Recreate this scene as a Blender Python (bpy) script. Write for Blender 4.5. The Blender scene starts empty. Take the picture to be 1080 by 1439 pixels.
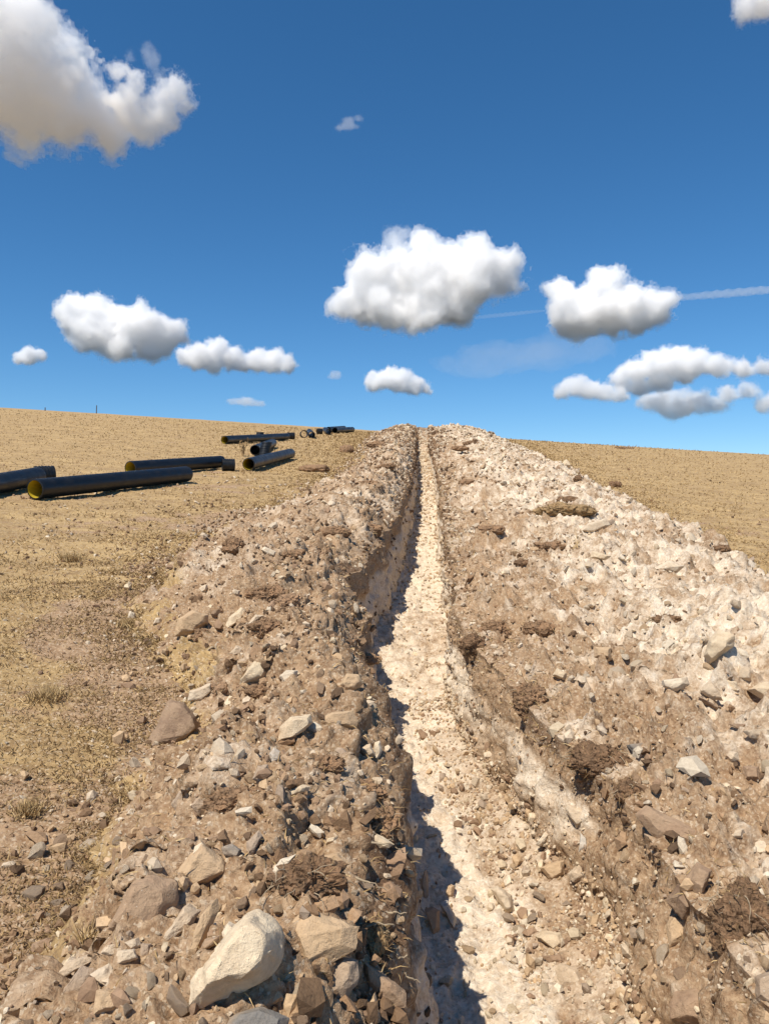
import bpy, bmesh, math, random, time
import numpy as np
from mathutils import Vector, Matrix
T0 = time.time()
random.seed(7)
rng = np.random.default_rng(11)
scene = bpy.context.scene
COL = scene.collection

# ------------------------------------------------------------------ camera
FPX, CX, CY = 1087.0, 540.0, 719.5          # focal length and centre of the photograph in its pixels
cam = bpy.data.objects.new('camera', bpy.data.cameras.new('camera'))
COL.objects.link(cam)
cam.location = (0, 0, 0)
cam.rotation_euler = (math.radians(90), 0, 0)  # level, looking along +Y
cam.data.sensor_fit = 'VERTICAL'
cam.data.angle = 2 * math.atan(CY / FPX)
cam.data.clip_start = 0.05
cam.data.clip_end = 40000
scene.camera = cam

# ------------------------------------------------------------------ sky and sun
SUN_ELEV = math.radians(57)
SUN_AZ = (-0.58, -0.82)                      # horizontal direction towards the sun (behind, to the left)
sx, sy = SUN_AZ[0] / math.hypot(*SUN_AZ), SUN_AZ[1] / math.hypot(*SUN_AZ)
world = bpy.data.worlds.new('World')
scene.world = world
world.use_nodes = True
wn, wl = world.node_tree.nodes, world.node_tree.links
wn.clear()
w_out = wn.new('ShaderNodeOutputWorld')
w_bg = wn.new('ShaderNodeBackground')
w_sky = wn.new('ShaderNodeTexSky')
w_sky.sky_type = 'NISHITA'
w_sky.sun_disc = False
w_sky.sun_elevation = SUN_ELEV
w_sky.sun_rotation = math.atan2(sx, sy)
w_sky.altitude = 1200
w_sky.air_density = 1.0
w_sky.dust_density = 0.0
w_sky.ozone_density = 7.0
w_bg.inputs['Strength'].default_value = 0.107
w_hsv = wn.new('ShaderNodeHueSaturation')
w_hsv.inputs['Hue'].default_value = 0.495
w_hsv.inputs['Saturation'].default_value = 1.17
w_hsv.inputs['Value'].default_value = 1.0
wl.new(w_sky.outputs['Color'], w_hsv.inputs['Color'])
wl.new(w_hsv.outputs['Color'], w_bg.inputs['Color'])
wl.new(w_bg.outputs['Background'], w_out.inputs['Surface'])

sun = bpy.data.objects.new('sun', bpy.data.lights.new('sun', 'SUN'))
COL.objects.link(sun)
sun.data.energy = 5.0
sun.data.angle = math.radians(0.53)
sun.data.color = (1.0, 0.92, 0.80)
sdir = Vector((sx * math.cos(SUN_ELEV), sy * math.cos(SUN_ELEV), math.sin(SUN_ELEV)))
sun.rotation_euler = sdir.to_track_quat('Z', 'Y').to_euler()
sun.location = sdir * 50

vs = scene.view_settings
vs.view_transform = 'Standard'
vs.look = 'None'
vs.exposure = 0.24
vs.gamma = 1.0
vs.use_curve_mapping = False
scene.cycles.max_bounces = 32
scene.cycles.diffuse_bounces = 3
scene.cycles.glossy_bounces = 3
scene.cycles.volume_bounces = 30
scene.cycles.use_denoising = True
scene.cycles.denoising_prefilter = 'ACCURATE'

# ------------------------------------------------------------------ helpers
_G = rng.normal(size=(4096, 3))
_G /= np.linalg.norm(_G, axis=1)[:, None]


def gnoise(p, seed=0):
    """gradient noise, about -1..1, for an (N, 3) array"""
    i = np.floor(p).astype(np.int64)
    f = p - i
    u = f * f * f * (f * (f * 6 - 15) + 10)
    out = np.zeros(len(p))
    for dx in (0, 1):
        for dy in (0, 1):
            for dz in (0, 1):
                h = ((i[:, 0] + dx) * 73856093) ^ ((i[:, 1] + dy) * 19349663) ^ ((i[:, 2] + dz) * 83492791) ^ (seed * 2654435)
                g = _G[(h ^ (h >> 13)) & 4095]
                d = g[:, 0] * (f[:, 0] - dx) + g[:, 1] * (f[:, 1] - dy) + g[:, 2] * (f[:, 2] - dz)
                w = (u[:, 0] if dx else 1 - u[:, 0]) * (u[:, 1] if dy else 1 - u[:, 1]) * (u[:, 2] if dz else 1 - u[:, 2])
                out += w * d
    return out * 1.6


def fbm(p, freq, octaves=4, seed=0, gain=0.5, billow=False):
    out, a, tot = np.zeros(len(p)), 1.0, 0.0
    for k in range(octaves):
        n = gnoise(p * freq + 17.3 * k, seed + k)
        out += a * ((1 - 2 * np.abs(n)) if billow else n)
        tot += a
        a *= gain
        freq *= 2.07
    return out / tot


def chunks(p, freq, seed=0, tilt=.65):
    """blocky noise: every cell is a lump with its own height and tilt, about -1..1"""
    q = p * freq
    i0 = np.floor(q).astype(np.int64)
    best, out, second = np.full(len(p), 1e9), np.zeros(len(p)), np.full(len(p), 1e9)
    for dx in (-1, 0, 1):
        for dy in (-1, 0, 1):
            for dz in (-1, 0, 1):
                c = i0 + np.array([dx, dy, dz])
                h = (c[:, 0] * 73856093) ^ (c[:, 1] * 19349663) ^ (c[:, 2] * 83492791) ^ (seed * 2654435)
                h = (h ^ (h >> 13)) & 4095
                r = q - (c + .5 + .42 * _G[h])
                d = np.einsum('ij,ij->i', r, r)
                k = d < best
                second = np.where(k, best, np.minimum(second, d))
                best = np.where(k, d, best)
                g = _G[(h * 7 + 131) & 4095]
                out = np.where(k, g[:, 2] * .8 + tilt * np.einsum('ij,ij->i', r, g), out)
    crack = np.clip((np.sqrt(second) - np.sqrt(best)) / .22, 0, 1)
    return out - .5 * (1 - crack)


def sstep(a, b, x):
    t = np.clip((x - a) / (b - a), 0, 1)
    return t * t * (3 - 2 * t)


def tag(o, label=None, cat=None, group=None, kind=None):
    if label: o['label'] = label
    if cat: o['category'] = cat
    if group: o['group'] = group
    if kind: o['kind'] = kind
    return o


def raw_mesh(name, V, F, mat=None, smooth=True, attr=None):
    """mesh from numpy arrays; F is (n, 3) or (n, 4); attr = (name, (N, 4) floats on points)"""
    me = bpy.data.meshes.new(name)
    V = np.ascontiguousarray(V, dtype=np.float32)
    F = np.ascontiguousarray(F, dtype=np.int32)
    k = F.shape[1]
    me.vertices.add(len(V))
    me.vertices.foreach_set('co', V.ravel())
    me.loops.add(F.size)
    me.loops.foreach_set('vertex_index', F.ravel())
    me.polygons.add(len(F))
    me.polygons.foreach_set('loop_start', np.arange(0, F.size, k, dtype=np.int32))
    me.polygons.foreach_set('loop_total', np.full(len(F), k, dtype=np.int32))
    me.polygons.foreach_set('use_smooth', np.full(len(F), smooth, dtype=bool))
    if attr:
        for an, av in attr.items():
            a = me.attributes.new(an, 'FLOAT_COLOR', 'POINT')
            a.data.foreach_set('color', np.ascontiguousarray(av, dtype=np.float32).ravel())
    me.update(calc_edges=True)
    if mat: me.materials.append(mat)
    return me


def link(name, me, parent=None):
    o = bpy.data.objects.new(name, me)
    COL.objects.link(o)
    if parent: o.parent = parent
    return o


class N:
    """tiny node builder"""
    def __init__(self, name):
        self.mat = bpy.data.materials.new(name)
        self.mat.use_nodes = True
        self.n, self.l = self.mat.node_tree.nodes, self.mat.node_tree.links
        self.n.clear()
        self.out = self.n.new('ShaderNodeOutputMaterial')

    def add(self, t, **kw):
        nd = self.n.new('ShaderNode' + t)
        for k, v in kw.items():
            setattr(nd, k, v)
        return nd

    def put(self, sock, v):
        if isinstance(v, bpy.types.NodeSocket): self.l.new(v, sock)
        else: sock.default_value = v

    def noise(self, co, scale, detail=4, rough=0.55, dist=0.0):
        nd = self.add('TexNoise')
        self.put(nd.inputs['Vector'], co)
        nd.inputs['Scale'].default_value = scale
        nd.inputs['Detail'].default_value = detail
        nd.inputs['Roughness'].default_value = rough
        nd.inputs['Distortion'].default_value = dist
        return nd.outputs['Fac']

    def voro(self, co, scale, out='Distance', feature='F1', rand=1.0):
        nd = self.add('TexVoronoi', feature=feature)
        self.put(nd.inputs['Vector'], co)
        nd.inputs['Scale'].default_value = scale
        nd.inputs['Randomness'].default_value = rand
        return nd.outputs[out]

    def ramp(self, v, a, b, lo=0.0, hi=1.0):
        nd = self.add('MapRange', interpolation_type='SMOOTHSTEP')
        self.put(nd.inputs['Value'], v)
        nd.inputs['From Min'].default_value = a
        nd.inputs['From Max'].default_value = b
        nd.inputs['To Min'].default_value = lo
        nd.inputs['To Max'].default_value = hi
        return nd.outputs['Result']

    def math(self, op, a, b=0.0, clamp=False):
        nd = self.add('Math', operation=op, use_clamp=clamp)
        self.put(nd.inputs[0], a)
        self.put(nd.inputs[1], b)
        return nd.outputs[0]

    def mix(self, f, a, b, blend='MIX'):
        nd = self.add('Mix', data_type='RGBA', blend_type=blend)
        self.put(nd.inputs[0], f)
        A, B = nd.inputs[6], nd.inputs[7]
        self.put(A, (*a, 1) if isinstance(a, tuple) and len(a) == 3 else a)
        self.put(B, (*b, 1) if isinstance(b, tuple) and len(b) == 3 else b)
        return nd.outputs[2]

    def bump(self, h, strength, dist, normal=None):
        nd = self.add('Bump')
        nd.inputs['Strength'].default_value = strength
        nd.inputs['Distance'].default_value = dist
        self.put(nd.inputs['Height'], h)
        if normal is not None: self.l.new(normal, nd.inputs['Normal'])
        return nd.outputs['Normal']

    def bsdf(self, color, rough=0.9, normal=None, spec=0.2, metallic=0.0):
        nd = self.add('BsdfPrincipled')
        self.put(nd.inputs['Base Color'], (*color, 1) if isinstance(color, tuple) and len(color) == 3 else color)
        self.put(nd.inputs['Roughness'], rough)
        nd.inputs['Specular IOR Level'].default_value = spec
        nd.inputs['Metallic'].default_value = metallic
        if normal is not None: self.l.new(normal, nd.inputs['Normal'])
        self.l.new(nd.outputs['BSDF'], self.out.inputs['Surface'])
        return nd


# ------------------------------------------------------------------ materials
def mat_ground():
    m = N('ground')
    co = m.add('TexCoord').outputs['Object']
    mask = m.add('VertexColor', layer_name='Mask')
    sep = m.add('SeparateColor')
    m.l.new(mask.outputs['Color'], sep.inputs['Color'])
    grass, chalk, top = sep.outputs[0], sep.outputs[1], sep.outputs[2]
    n_big, n_mid, n_fine, n_grit = m.noise(co, 1.3, 5, .6), m.noise(co, 7, 5, .65), m.noise(co, 38, 5, .7), m.noise(co, 160, 3, .7)
    # bare earth
    earth = m.mix(m.ramp(n_mid, .3, .7), (.195, .113, .060), (.36, .232, .134))
    earth = m.mix(m.ramp(n_fine, .35, .68), earth, (.44, .31, .192))
    # chalky subsoil
    pale = m.mix(m.ramp(n_mid, .32, .68), (.53, .405, .28), (.69, .575, .435))
    pale = m.mix(m.ramp(n_fine, .42, .7), pale, (.78, .69, .56))
    # dark topsoil with fine roots
    dark = m.mix(m.ramp(n_fine, .3, .7), (.115, .068, .040), (.22, .14, .085))
    # dead grass
    streak = m.add('Mapping')
    m.l.new(co, streak.inputs['Vector'])
    streak.inputs['Scale'].default_value = (.8, 1.5, 1.0)
    n_str = m.noise(streak.outputs['Vector'], 1.3, 8, .72, .5)
    straw = m.mix(m.ramp(n_str, .34, .66), (.24, .150, .072), (.46, .318, .148))
    straw = m.mix(m.ramp(n_fine, .35, .7, 0, .8), straw, (.475, .335, .165))
    straw = m.mix(m.ramp(n_mid, .5, .68, 0, .75), straw, (.24, .15, .075))
    f_ch = m.ramp(m.math('ADD', chalk, m.math('MULTIPLY', m.math('SUBTRACT', n_mid, .5), .9)), .15, .9)
    col = m.mix(f_ch, earth, pale)
    f_top = m.ramp(m.math('ADD', top, m.math('MULTIPLY', m.math('SUBTRACT', n_mid, .5), .8)), .35, .7)
    col = m.mix(f_top, col, dark)
    f_gr = m.ramp(m.math('ADD', grass, m.math('MULTIPLY', m.math('SUBTRACT', n_fine, .5), .8)), .35, .65)
    col = m.mix(f_gr, col, straw)
    # grit: pale and dark specks
    cell = m.voro(co, 95, 'Color')
    sc = m.add('SeparateColor')
    m.l.new(cell, sc.inputs['Color'])
    col = m.mix(m.ramp(sc.outputs[0], .84, .92, 0, .4), col, (.66, .56, .42))
    col = m.mix(m.ramp(sc.outputs[1], .86, .94, 0, .25), col, (.16, .10, .065))
    b1 = m.bump(m.math('ADD', n_fine, m.math('MULTIPLY', m.voro(co, 30), -.35)), .75, .020)
    b2 = m.bump(m.math('ADD', n_grit, m.math('MULTIPLY', m.voro(co, 95), -.35)), .55, .006, b1)
    m.bsdf(col, .95, b2, .1)
    return m.mat


def mat_rock():
    m = N('rock')
    co = m.add('TexCoord').outputs['Object']
    info = m.add('ObjectInfo')
    base = info.outputs['Color']
    vec = m.add('VectorMath', operation='ADD')
    m.l.new(co, vec.inputs[0])
    cmb = m.add('CombineXYZ')
    for i in range(3): m.put(cmb.inputs[i], m.math('MULTIPLY', info.outputs['Random'], 37.0 + 11 * i))
    m.l.new(cmb.outputs[0], vec.inputs[1])
    v = vec.outputs[0]
    n1, n2, n3 = m.noise(v, 9, 5, .6), m.noise(v, 45, 5, .7), m.noise(v, 170, 3, .7)
    col = m.mix(m.ramp(n1, .35, .62, 0, .75), base, m.mix(.6, base, (.50, .36, .23)))
    col = m.mix(m.ramp(n1, .5, .75, 0, .5), col, m.mix(1.0, base, (.62, .55, .5), 'MULTIPLY'))
    col = m.mix(m.ramp(n2, .52, .72, 0, .55), col, m.mix(1.0, base, (1.25, 1.25, 1.25), 'MULTIPLY'))
    col = m.mix(m.ramp(n2, .48, .3, 0, .4), col, m.mix(1.0, base, (.6, .55, .5), 'MULTIPLY'))
    spot = m.voro(v, 60, 'Distance')
    col = m.mix(m.math('MULTIPLY', m.ramp(spot, .12, .05), m.ramp(n1, .5, .6)), col, (.68, .62, .52))
    b1 = m.bump(n2, .7, .012)
    b2 = m.bump(n3, .6, .004, b1)
    m.bsdf(col, .88, b2, .2)
    return m.mat


def mat_vcol(name, rough=.92, bumpscale=60, bumpd=.006, translucent=False):
    m = N(name)
    co = m.add('TexCoord').outputs['Object']
    col = m.add('VertexColor', layer_name='Col').outputs['Color']
    n = m.noise(co, bumpscale, 4, .7)
    c = m.mix(m.ramp(n, .35, .7, 0, .5), col, m.mix(1.0, col, (.62, .58, .55), 'MULTIPLY'))
    nb = m.bump(n, .7, bumpd)
    m.bsdf(c, rough, nb, .15)
    return m.mat


def mat_sod():
    m = N('earth sod')
    co = m.add('TexCoord').outputs['Object']
    base = m.add('ObjectInfo').outputs['Color']
    n1, n2 = m.noise(co, 14, 5, .65), m.noise(co, 70, 4, .7)
    c = m.mix(m.ramp(n1, .35, .65, 0, .7), base, m.mix(1.0, base, (1.7, 1.6, 1.5), 'MULTIPLY'))
    c = m.mix(m.ramp(n2, .55, .72, 0, .7), c, (.33, .24, .15))
    c = m.mix(m.ramp(n2, .5, .3, 0, .6), c, m.mix(1.0, base, (.5, .48, .46), 'MULTIPLY'))
    b = m.bump(m.math('ADD', n2, m.math('MULTIPLY', m.voro(co, 55), -.8)), 1.0, .014)
    m.bsdf(c, .97, b, .05)
    return m.mat


def mat_plastic(name, c1, c2, rough):
    m = N(name)
    co = m.add('TexCoord').outputs['Object']
    n = m.noise(co, 5, 5, .6)
    n2 = m.noise(co, 40, 3, .6)
    dust = m.add('NewGeometry').outputs['Normal']
    c = m.mix(m.ramp(n, .4, .7), c1, c2)
    c = m.mix(m.ramp(n2, .62, .78, 0, .22), c, (.20, .155, .11))
    m.bsdf(c, m.ramp(n, .3, .7, rough - .06, rough + .12), m.bump(n2, .15, .003), .45)
    return m.mat


def mat_plain(name, c, rough=.8):
    m = N(name)
    co = m.add('TexCoord').outputs['Object']
    n = m.noise(co, 30, 4, .6)
    m.bsdf(m.mix(n, c, tuple(x * .65 for x in c)), rough, m.bump(n, .4, .004), .2)
    return m.mat


M_GROUND, M_ROCK, M_SOD = mat_ground(), mat_rock(), mat_sod()
M_RUBBLE, M_CLOD, M_BLADE = mat_vcol('rubble'), mat_vcol('clod', .97, 90, .008), mat_vcol('dry blade', .85, 50, .001)
M_PIPE = mat_plastic('black pipe plastic', (.005, .006, .0072), (.010, .0115, .014), .42)
M_YELLOW = mat_plastic('yellow pipe lining', (.42, .31, .02), (.36, .27, .02), .5)
M_WOOD, M_ROOT = mat_plain('weathered post', (.10, .085, .07)), mat_plain('pale root', (.42, .33, .22))
M_STALK = mat_plain('dry stalk', (.36, .24, .12))

# ------------------------------------------------------------------ terrain
KY = [-15, 0, 2.0, 3.0, 3.8, 5.2, 6.5, 7.7, 9.2, 12, 18, 25, 50, 80, 130]
KL = [.2, .05, .05, .07, .07, -.09, -.24, -.32, -.22, .05, .48, .86, 1.9, 3.4, 6.0]
KR = [1.35, 1.28, 1.28, 1.28, 1.24, .96, .76, .74, .90, 1.00, 1.37, 1.79, 2.98, 4.6, 7.0]
WLY, WLV = [-15, 2.5, 5.2, 6.7, 9, 12, 16, 20, 40, 66, 130], [1.2, 1.25, 1.3, 1.85, 2.2, 2.4, 2.0, 1.9, 2.4, 3.2, 3.5]
WRY, WRV = [-15, 3, 10, 20, 40, 60, 80, 130], [3.9, 4.0, 4.3, 4.8, 5.6, 6.2, 6.5, 7]
ALY, ALV = [-15, 3, 12, 40, 80, 130], [.34, .36, .40, .55, .6, .3]
ARY, ARV = [-15, 3, 8, 20, 40, 75, 100, 130], [.42, .42, .40, .46, .62, .92, .6, .3]
DEPTH = .86


def cinterp(x, kx, kv):
    """smooth interpolation through the knots"""
    kx, kv = np.array(kx, float), np.array(kv, float)
    m = np.gradient(kv, kx)
    i = np.clip(np.searchsorted(kx, x) - 1, 0, len(kx) - 2)
    h = kx[i + 1] - kx[i]
    t = np.clip((x - kx[i]) / h, 0, 1)
    return ((1 + 2 * t) * (1 - t) ** 2 * kv[i] + t * (1 - t) ** 2 * h * m[i] + t * t * (3 - 2 * t) * kv[i + 1] + t * t * (t - 1) * h * m[i + 1])


def base_z(x, y):
    z = -1.90 + .1274 * np.where(y < 0, 100 * np.tanh(y / 100), y) - .063 * 150 * np.tanh(x / 150)
    z = z - .0016 * np.maximum(0, y - 78) ** 2 / (1 + np.maximum(0, y - 78) / 90)
    return z


ys = np.concatenate([-np.geomspace(3200, 20, 12), np.linspace(-14, 1.0, 26)[:-1], np.geomspace(1.0, 96, 1000), np.geomspace(99, 3200, 32)])
M_ROWS = len(ys)


def growing(n, first, total):
    lo, hi = 1.0001, 1.6
    for _ in range(60):
        r = (lo + hi) / 2
        if first * (r ** n - 1) / (r - 1) < total: lo = r
        else: hi = r
    return np.cumsum(first * lo ** np.arange(n))


gA, gG = growing(97, .024, 3200)[::-1], growing(67, .06, 3200)
nB, nC, nD, nE, nF = 112, 34, 42, 48, 176
tB = np.linspace(1, 0, nB, endpoint=False)
tC, tD, tE = np.linspace(0, 1, nC, endpoint=False), np.linspace(0, 1, nD, endpoint=False), np.linspace(0, 1, nE, endpoint=False)
tF = np.linspace(0, 1, nF) ** 1.35
segs = np.concatenate([np.full(len(gA), 0), np.full(nB, 1), np.full(nC, 2), np.full(nD, 3), np.full(nE, 4), np.full(nF, 5), np.full(len(gG), 6)])
N_COLS = len(segs)


def one(y, f, a, seed, oc=3):
    return a * fbm(np.stack([np.zeros_like(y), y, np.full_like(y, 3.7 * seed)], 1), f, oc, seed)


near_fade = np.clip(ys / 1.5, 0, 1)
L = cinterp(ys, KY, KL)
R = cinterp(ys, KY, KR)
jag = 1 + ys / 25
L = L + one(ys, .8, .15, 1) + one(ys, 2.6, .17, 2, 4) + one(ys, 7.0, .07, 25, 3) * (1 - sstep(12, 30, ys))
R = R + one(ys, .8, .10, 3) + one(ys, 3.2, .09, 4, 4) + one(ys, 8.0, .06, 27, 3) * (1 - sstep(12, 30, ys))
WL = cinterp(ys, WLY, WLV) + one(ys, .7, .35, 5) + one(ys, 3, .12, 6)
WR = cinterp(ys, WRY, WRV) + one(ys, .5, .6, 7) + one(ys, 2.5, .2, 8)
AL = cinterp(ys, ALY, ALV) * (1 + one(ys, .8, .5, 9))
AR = cinterp(ys, ARY, ARV) * (1 + one(ys, .5, .35, 10))
far = sstep(95, 120, ys)
end = sstep(57, 67, ys)                      # the trench runs out before the crest
AL, AR, DP = AL * (1 - far), AR * (1 - far), DEPTH * (1 - far) * np.ones_like(ys)
DP = (DP + one(ys, .45, .12, 21) * (1 - far)) * (1 - end) - (.58 + one(ys, .5, .2, 23)) * end * (1 - far) - .12 * (1 - sstep(4, 7, ys))
SLOPE = .10 + .06 * (1 - sstep(4, 6.5, ys)) + one(ys, 1.2, .06, 24)

X = np.zeros((M_ROWS, N_COLS))
Z = np.zeros((M_ROWS, N_COLS))
Y = np.repeat(ys[:, None], N_COLS, 1)
FBL = ([0, .08, .2, .4, .62, .85, 1], [.30, .55, .88, 1, .74, .28, 0])
FBR = ([0, .06, .16, .32, .5, .7, .88, 1], [.05, .16, .42, .82, 1, .82, .34, 0])


def pchip(t, k):
    return cinterp(t, k[0], k[1])


c0 = 0
sl = {}
for s, n in zip(range(7), (len(gA), nB, nC, nD, nE, nF, len(gG))):
    sl[s] = slice(c0, c0 + n)
    c0 += n
X[:, sl[0]] = (L - WL)[:, None] - gA[None, :]
X[:, sl[1]] = L[:, None] - WL[:, None] * tB[None, :]
X[:, sl[2]] = L[:, None] + .10 * tC[None, :] ** 1.5
X[:, sl[3]] = (L + .10)[:, None] + (R - SLOPE - L - .10)[:, None] * tD[None, :]
X[:, sl[4]] = (R - SLOPE)[:, None] + SLOPE[:, None] * tE[None, :] ** 1.3
X[:, sl[5]] = R[:, None] + WR[:, None] * tF[None, :]
X[:, sl[6]] = (R + WR)[:, None] + gG[None, :]
Z[:] = base_z(X, Y)
Z[:, sl[1]] += AL[:, None] * pchip(tB, FBL)[None, :]
talus = (.03 + .09 * (1 - sstep(4.2, 7.5, ys)) + one(ys, 1.3, .10, 26)) * (1 - end)
Z[:, sl[3]] += np.maximum(talus, 0)[:, None] * (sstep(.45, 1.0, tD + 0 * tD) ** 1.3)[None, :]
Z[:, sl[4]] += np.maximum(talus, 0)[:, None] * ((1 - tE) ** 2)[None, :]
topL, topR = AL * (FBL[1][0] + .6 * end), AR * (FBR[1][0] + .75 * end)
Z[:, sl[1]] += (AL * end * .6)[:, None] * ((1 - tB) ** 4)[None, :]
Z[:, sl[5]] += (AR * end * .75)[:, None] * ((1 - tF) ** 6)[None, :]
Z[:, sl[2]] += topL[:, None] * (1 - tC)[None, :] - DP[:, None] * tC[None, :]
Z[:, sl[3]] += -DP[:, None] + (.05 * (2 * tD - 1) ** 4)[None, :]
Z[:, sl[4]] += -DP[:, None] * (1 - tE)[None, :] + topR[:, None] * tE[None, :]
Z[:, sl[5]] += AR[:, None] * pchip(tF, FBR)[None, :]
P = np.stack([X, Y, Z], 2)


def grid_normals(P):
    du = np.gradient(P, axis=1)
    dv = np.gradient(P, axis=0)
    n = np.cross(du, dv)
    n /= np.maximum(np.linalg.norm(n, axis=2), 1e-9)[..., None]
    return n


Nn = grid_normals(P)
# soften the normals over the hard profile corners
for _ in range(3):
    Nn[:, 1:-1] = Nn[:, :-2] + 2 * Nn[:, 1:-1] + Nn[:, 2:]
    Nn /= np.maximum(np.linalg.norm(Nn, axis=2), 1e-9)[..., None]
flat = P.reshape(-1, 3)
S = np.repeat(segs[None, :], M_ROWS, 0).reshape(-1)
yy = flat[:, 1]
live = (1 - sstep(100, 130, yy))
close = (1 - sstep(22, 40, yy))
# how strongly each zone is churned up
dist_edge = np.zeros((M_ROWS, N_COLS))
dist_edge[:, sl[0]] = -gA[None, :]
dist_edge[:, sl[1]] = (WL[:, None] * (1 - tB)[None, :])
dist_edge[:, sl[5]] = (WR[:, None] * (1 - tF)[None, :])
dist_edge[:, sl[6]] = -gG[None, :]
de = dist_edge.reshape(-1)
uem = np.zeros((M_ROWS, N_COLS))
uem[:, sl[1]] = WL[:, None] * tB[None, :]
uem[:, sl[5]] = WR[:, None] * tF[None, :]
ue = uem.reshape(-1)                         # distance back from the trench edge
wbank = sstep(0, .3, ue)
churn = np.where((S == 1) | (S == 5), sstep(-.05, .35, de) * (.38 + .62 * wbank), 0.0)
hw = np.zeros((M_ROWS, N_COLS))
hw[:, sl[2]] = np.sin(np.pi * tC)[None, :] ** .5
hw[:, sl[4]] = np.sin(np.pi * tE)[None, :] ** .5
tDz = np.zeros((M_ROWS, N_COLS)); tDz[:, sl[3]] = tD[None, :]
tDq = tDz.reshape(-1)
churn = np.where((S == 2) | (S == 4), .38 - .16 * hw.reshape(-1), churn)
churn = np.where(S == 3, .38 + .32 * np.sin(np.pi * np.clip(tDq, 0, 1)), churn)
big = fbm(flat, .85, 3, 31)
mid = fbm(flat, 2.6, 3, 32)
lump = fbm(flat, 6.5, 3, 33, billow=True)
small = fbm(flat, 19, 3, 34, billow=True)
tiny = fbm(flat, 48, 2, 35)
tuf = fbm(flat, 1.9, 4, 37, .6)
crumb = -np.abs(fbm(flat, 11, 3, 36)) * 1.6 + .3
bank = ((S == 1) | (S == 5)) * wbank
wall = ((S == 2) | (S == 4)).astype(float)
chk1, chk2 = np.zeros(len(flat)), np.zeros(len(flat))
kb = (churn > .01) & (yy > .8) & (yy < 97)
chk1[kb] = chunks(flat[kb] * np.array([1, 1, 1.4]), 3.4, 201) * (.4 + .6 * sstep(-.3, .3, mid[kb]))
chk2[kb] = chunks(flat[kb] + .03 * np.stack([lump, small, mid], 1)[kb], 9.5, 202) * sstep(-.25, .4, big[kb] + .6 * lump[kb])
rel = np.where(S == 5, 1.12, .72 + .3 * sstep(4, 9, yy))
chk2 *= 1 - .85 * sstep(9, 18, yy)
chk1 *= 1 - .6 * sstep(22, 45, yy)
d = churn * (bank * ((.15 + .10 * (S == 5)) * big + .20 * mid) + rel * (.10 * lump + .042 * small) + .012 * tiny + .03 * crumb + rel * (.042 * chk1 + .024 * chk2))
d += hw.reshape(-1) * (.09 * mid + .05 * big + .07 * fbm(flat * np.array([2, 2.4, 6.0]), 1.0, 4, 41))
d += (S == 3) * (.05 * mid + .05 * big)
grassy = ((S == 0) | (S == 6)).astype(float)
d += np.where(grassy > 0, .05 * big * sstep(0, 1, -de) + .045 * np.maximum(tuf, -.15) + .028 * mid + .020 * small + .006 * tiny, 0)
d *= live
flat2 = flat + Nn.reshape(-1, 3) * d[:, None]
P = flat2.reshape(M_ROWS, N_COLS, 3)
Nn = grid_normals(P)

# zone masks: R dead grass, G chalk, B dark topsoil
u_in = (flat[:, 0])
mk = np.zeros((len(flat), 4))
mk[:, 3] = 1
gpat = fbm(flat, .42, 4, 51)
gpat2 = fbm(flat * np.array([.6, 1.3, 1]), 2.2, 4, 52)
bare_near = (S == 0) * (1 - sstep(.05, .9, -de)) * .6
g = np.where(grassy > 0, 1.0 + (1.3 * (1 - sstep(9, 30, yy)) + .7) * gpat + .6 * gpat2 + 1.1 * np.minimum(tuf + .05, .2) - bare_near, 0)
g = np.where((S == 1) | (S == 5), (.75 + .8 * gpat2) * (1 - sstep(.05, .55, de + .45 * fbm(flat, 2.0, 3, 57))), g)
g = np.where((S == 0) & (yy < 9), g - .9 * np.clip(.45 + fbm(flat, 1.1, 3, 58), 0, 1) * (1 - sstep(.1, 1.3, -de)), g)
mk[:, 0] = np.clip(g, 0, 1)
cp, cp2 = fbm(flat, .9, 4, 53), fbm(flat, 3.0, 3, 54)
ch = np.where(S == 1, .13 + .7 * cp + .5 * cp2, 0.0)
far_l = sstep(7, 14, yy) * (S == 1)
ch += far_l * .22
tFm = np.zeros((M_ROWS, N_COLS)); tFm[:, sl[5]] = tF[None, :]
tFf = tFm.reshape(-1)
cp3 = fbm(flat, 7.5, 3, 59)
ch = np.where(S == 5, .22 + .40 * sstep(.04, .35, tFf) + .6 * cp + .7 * cp2 + .6 * cp3, ch)
ht = np.zeros((M_ROWS, N_COLS)); ht[:, sl[2]] = 1 - tC[None, :]; ht[:, sl[4]] = tE[None, :]
hf = ht.reshape(-1)
tDm = np.zeros((M_ROWS, N_COLS)); tDm[:, sl[3]] = tD[None, :]; tDm[:, sl[4]] = 1 - .6 * tE[None, :]
tDf = tDm.reshape(-1)
ch = np.where(wall > 0, .95 - 1.1 * sstep(.55, .85, hf) + .5 * cp, ch)
ch = np.where((S == 4) & (yy < 4.6), ch - .5 * sstep(4.6, 3.4, yy) * sstep(-.1, .2, hf), ch)
ch = np.where(S == 3, 1.1 + .6 * cp + .4 * cp2 - .5 * np.exp(-((yy - 9.3) / 1.3) ** 2), ch)
ch = np.where((S == 3) | (S == 4), ch - .75 * sstep(.52, .8, tDf + .25 * cp2) * sstep(7.5, 4.8, yy) * (1 - sstep(.5, .9, hf)) - .35 * sstep(.1, .4, cp2) * (S == 3), ch)
ch = np.where((S >= 2) & (S <= 4), ch * (1 - sstep(52, 64, yy)) + sstep(52, 64, yy) * (.3 + .8 * cp2), ch)
mk[:, 1] = np.clip(ch, 0, 1)
tp = np.where(wall > 0, (.30 + .8 * cp) * sstep(.74, .94, hf) + .35 * cp2 * sstep(.4, .7, hf), 0)
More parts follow.
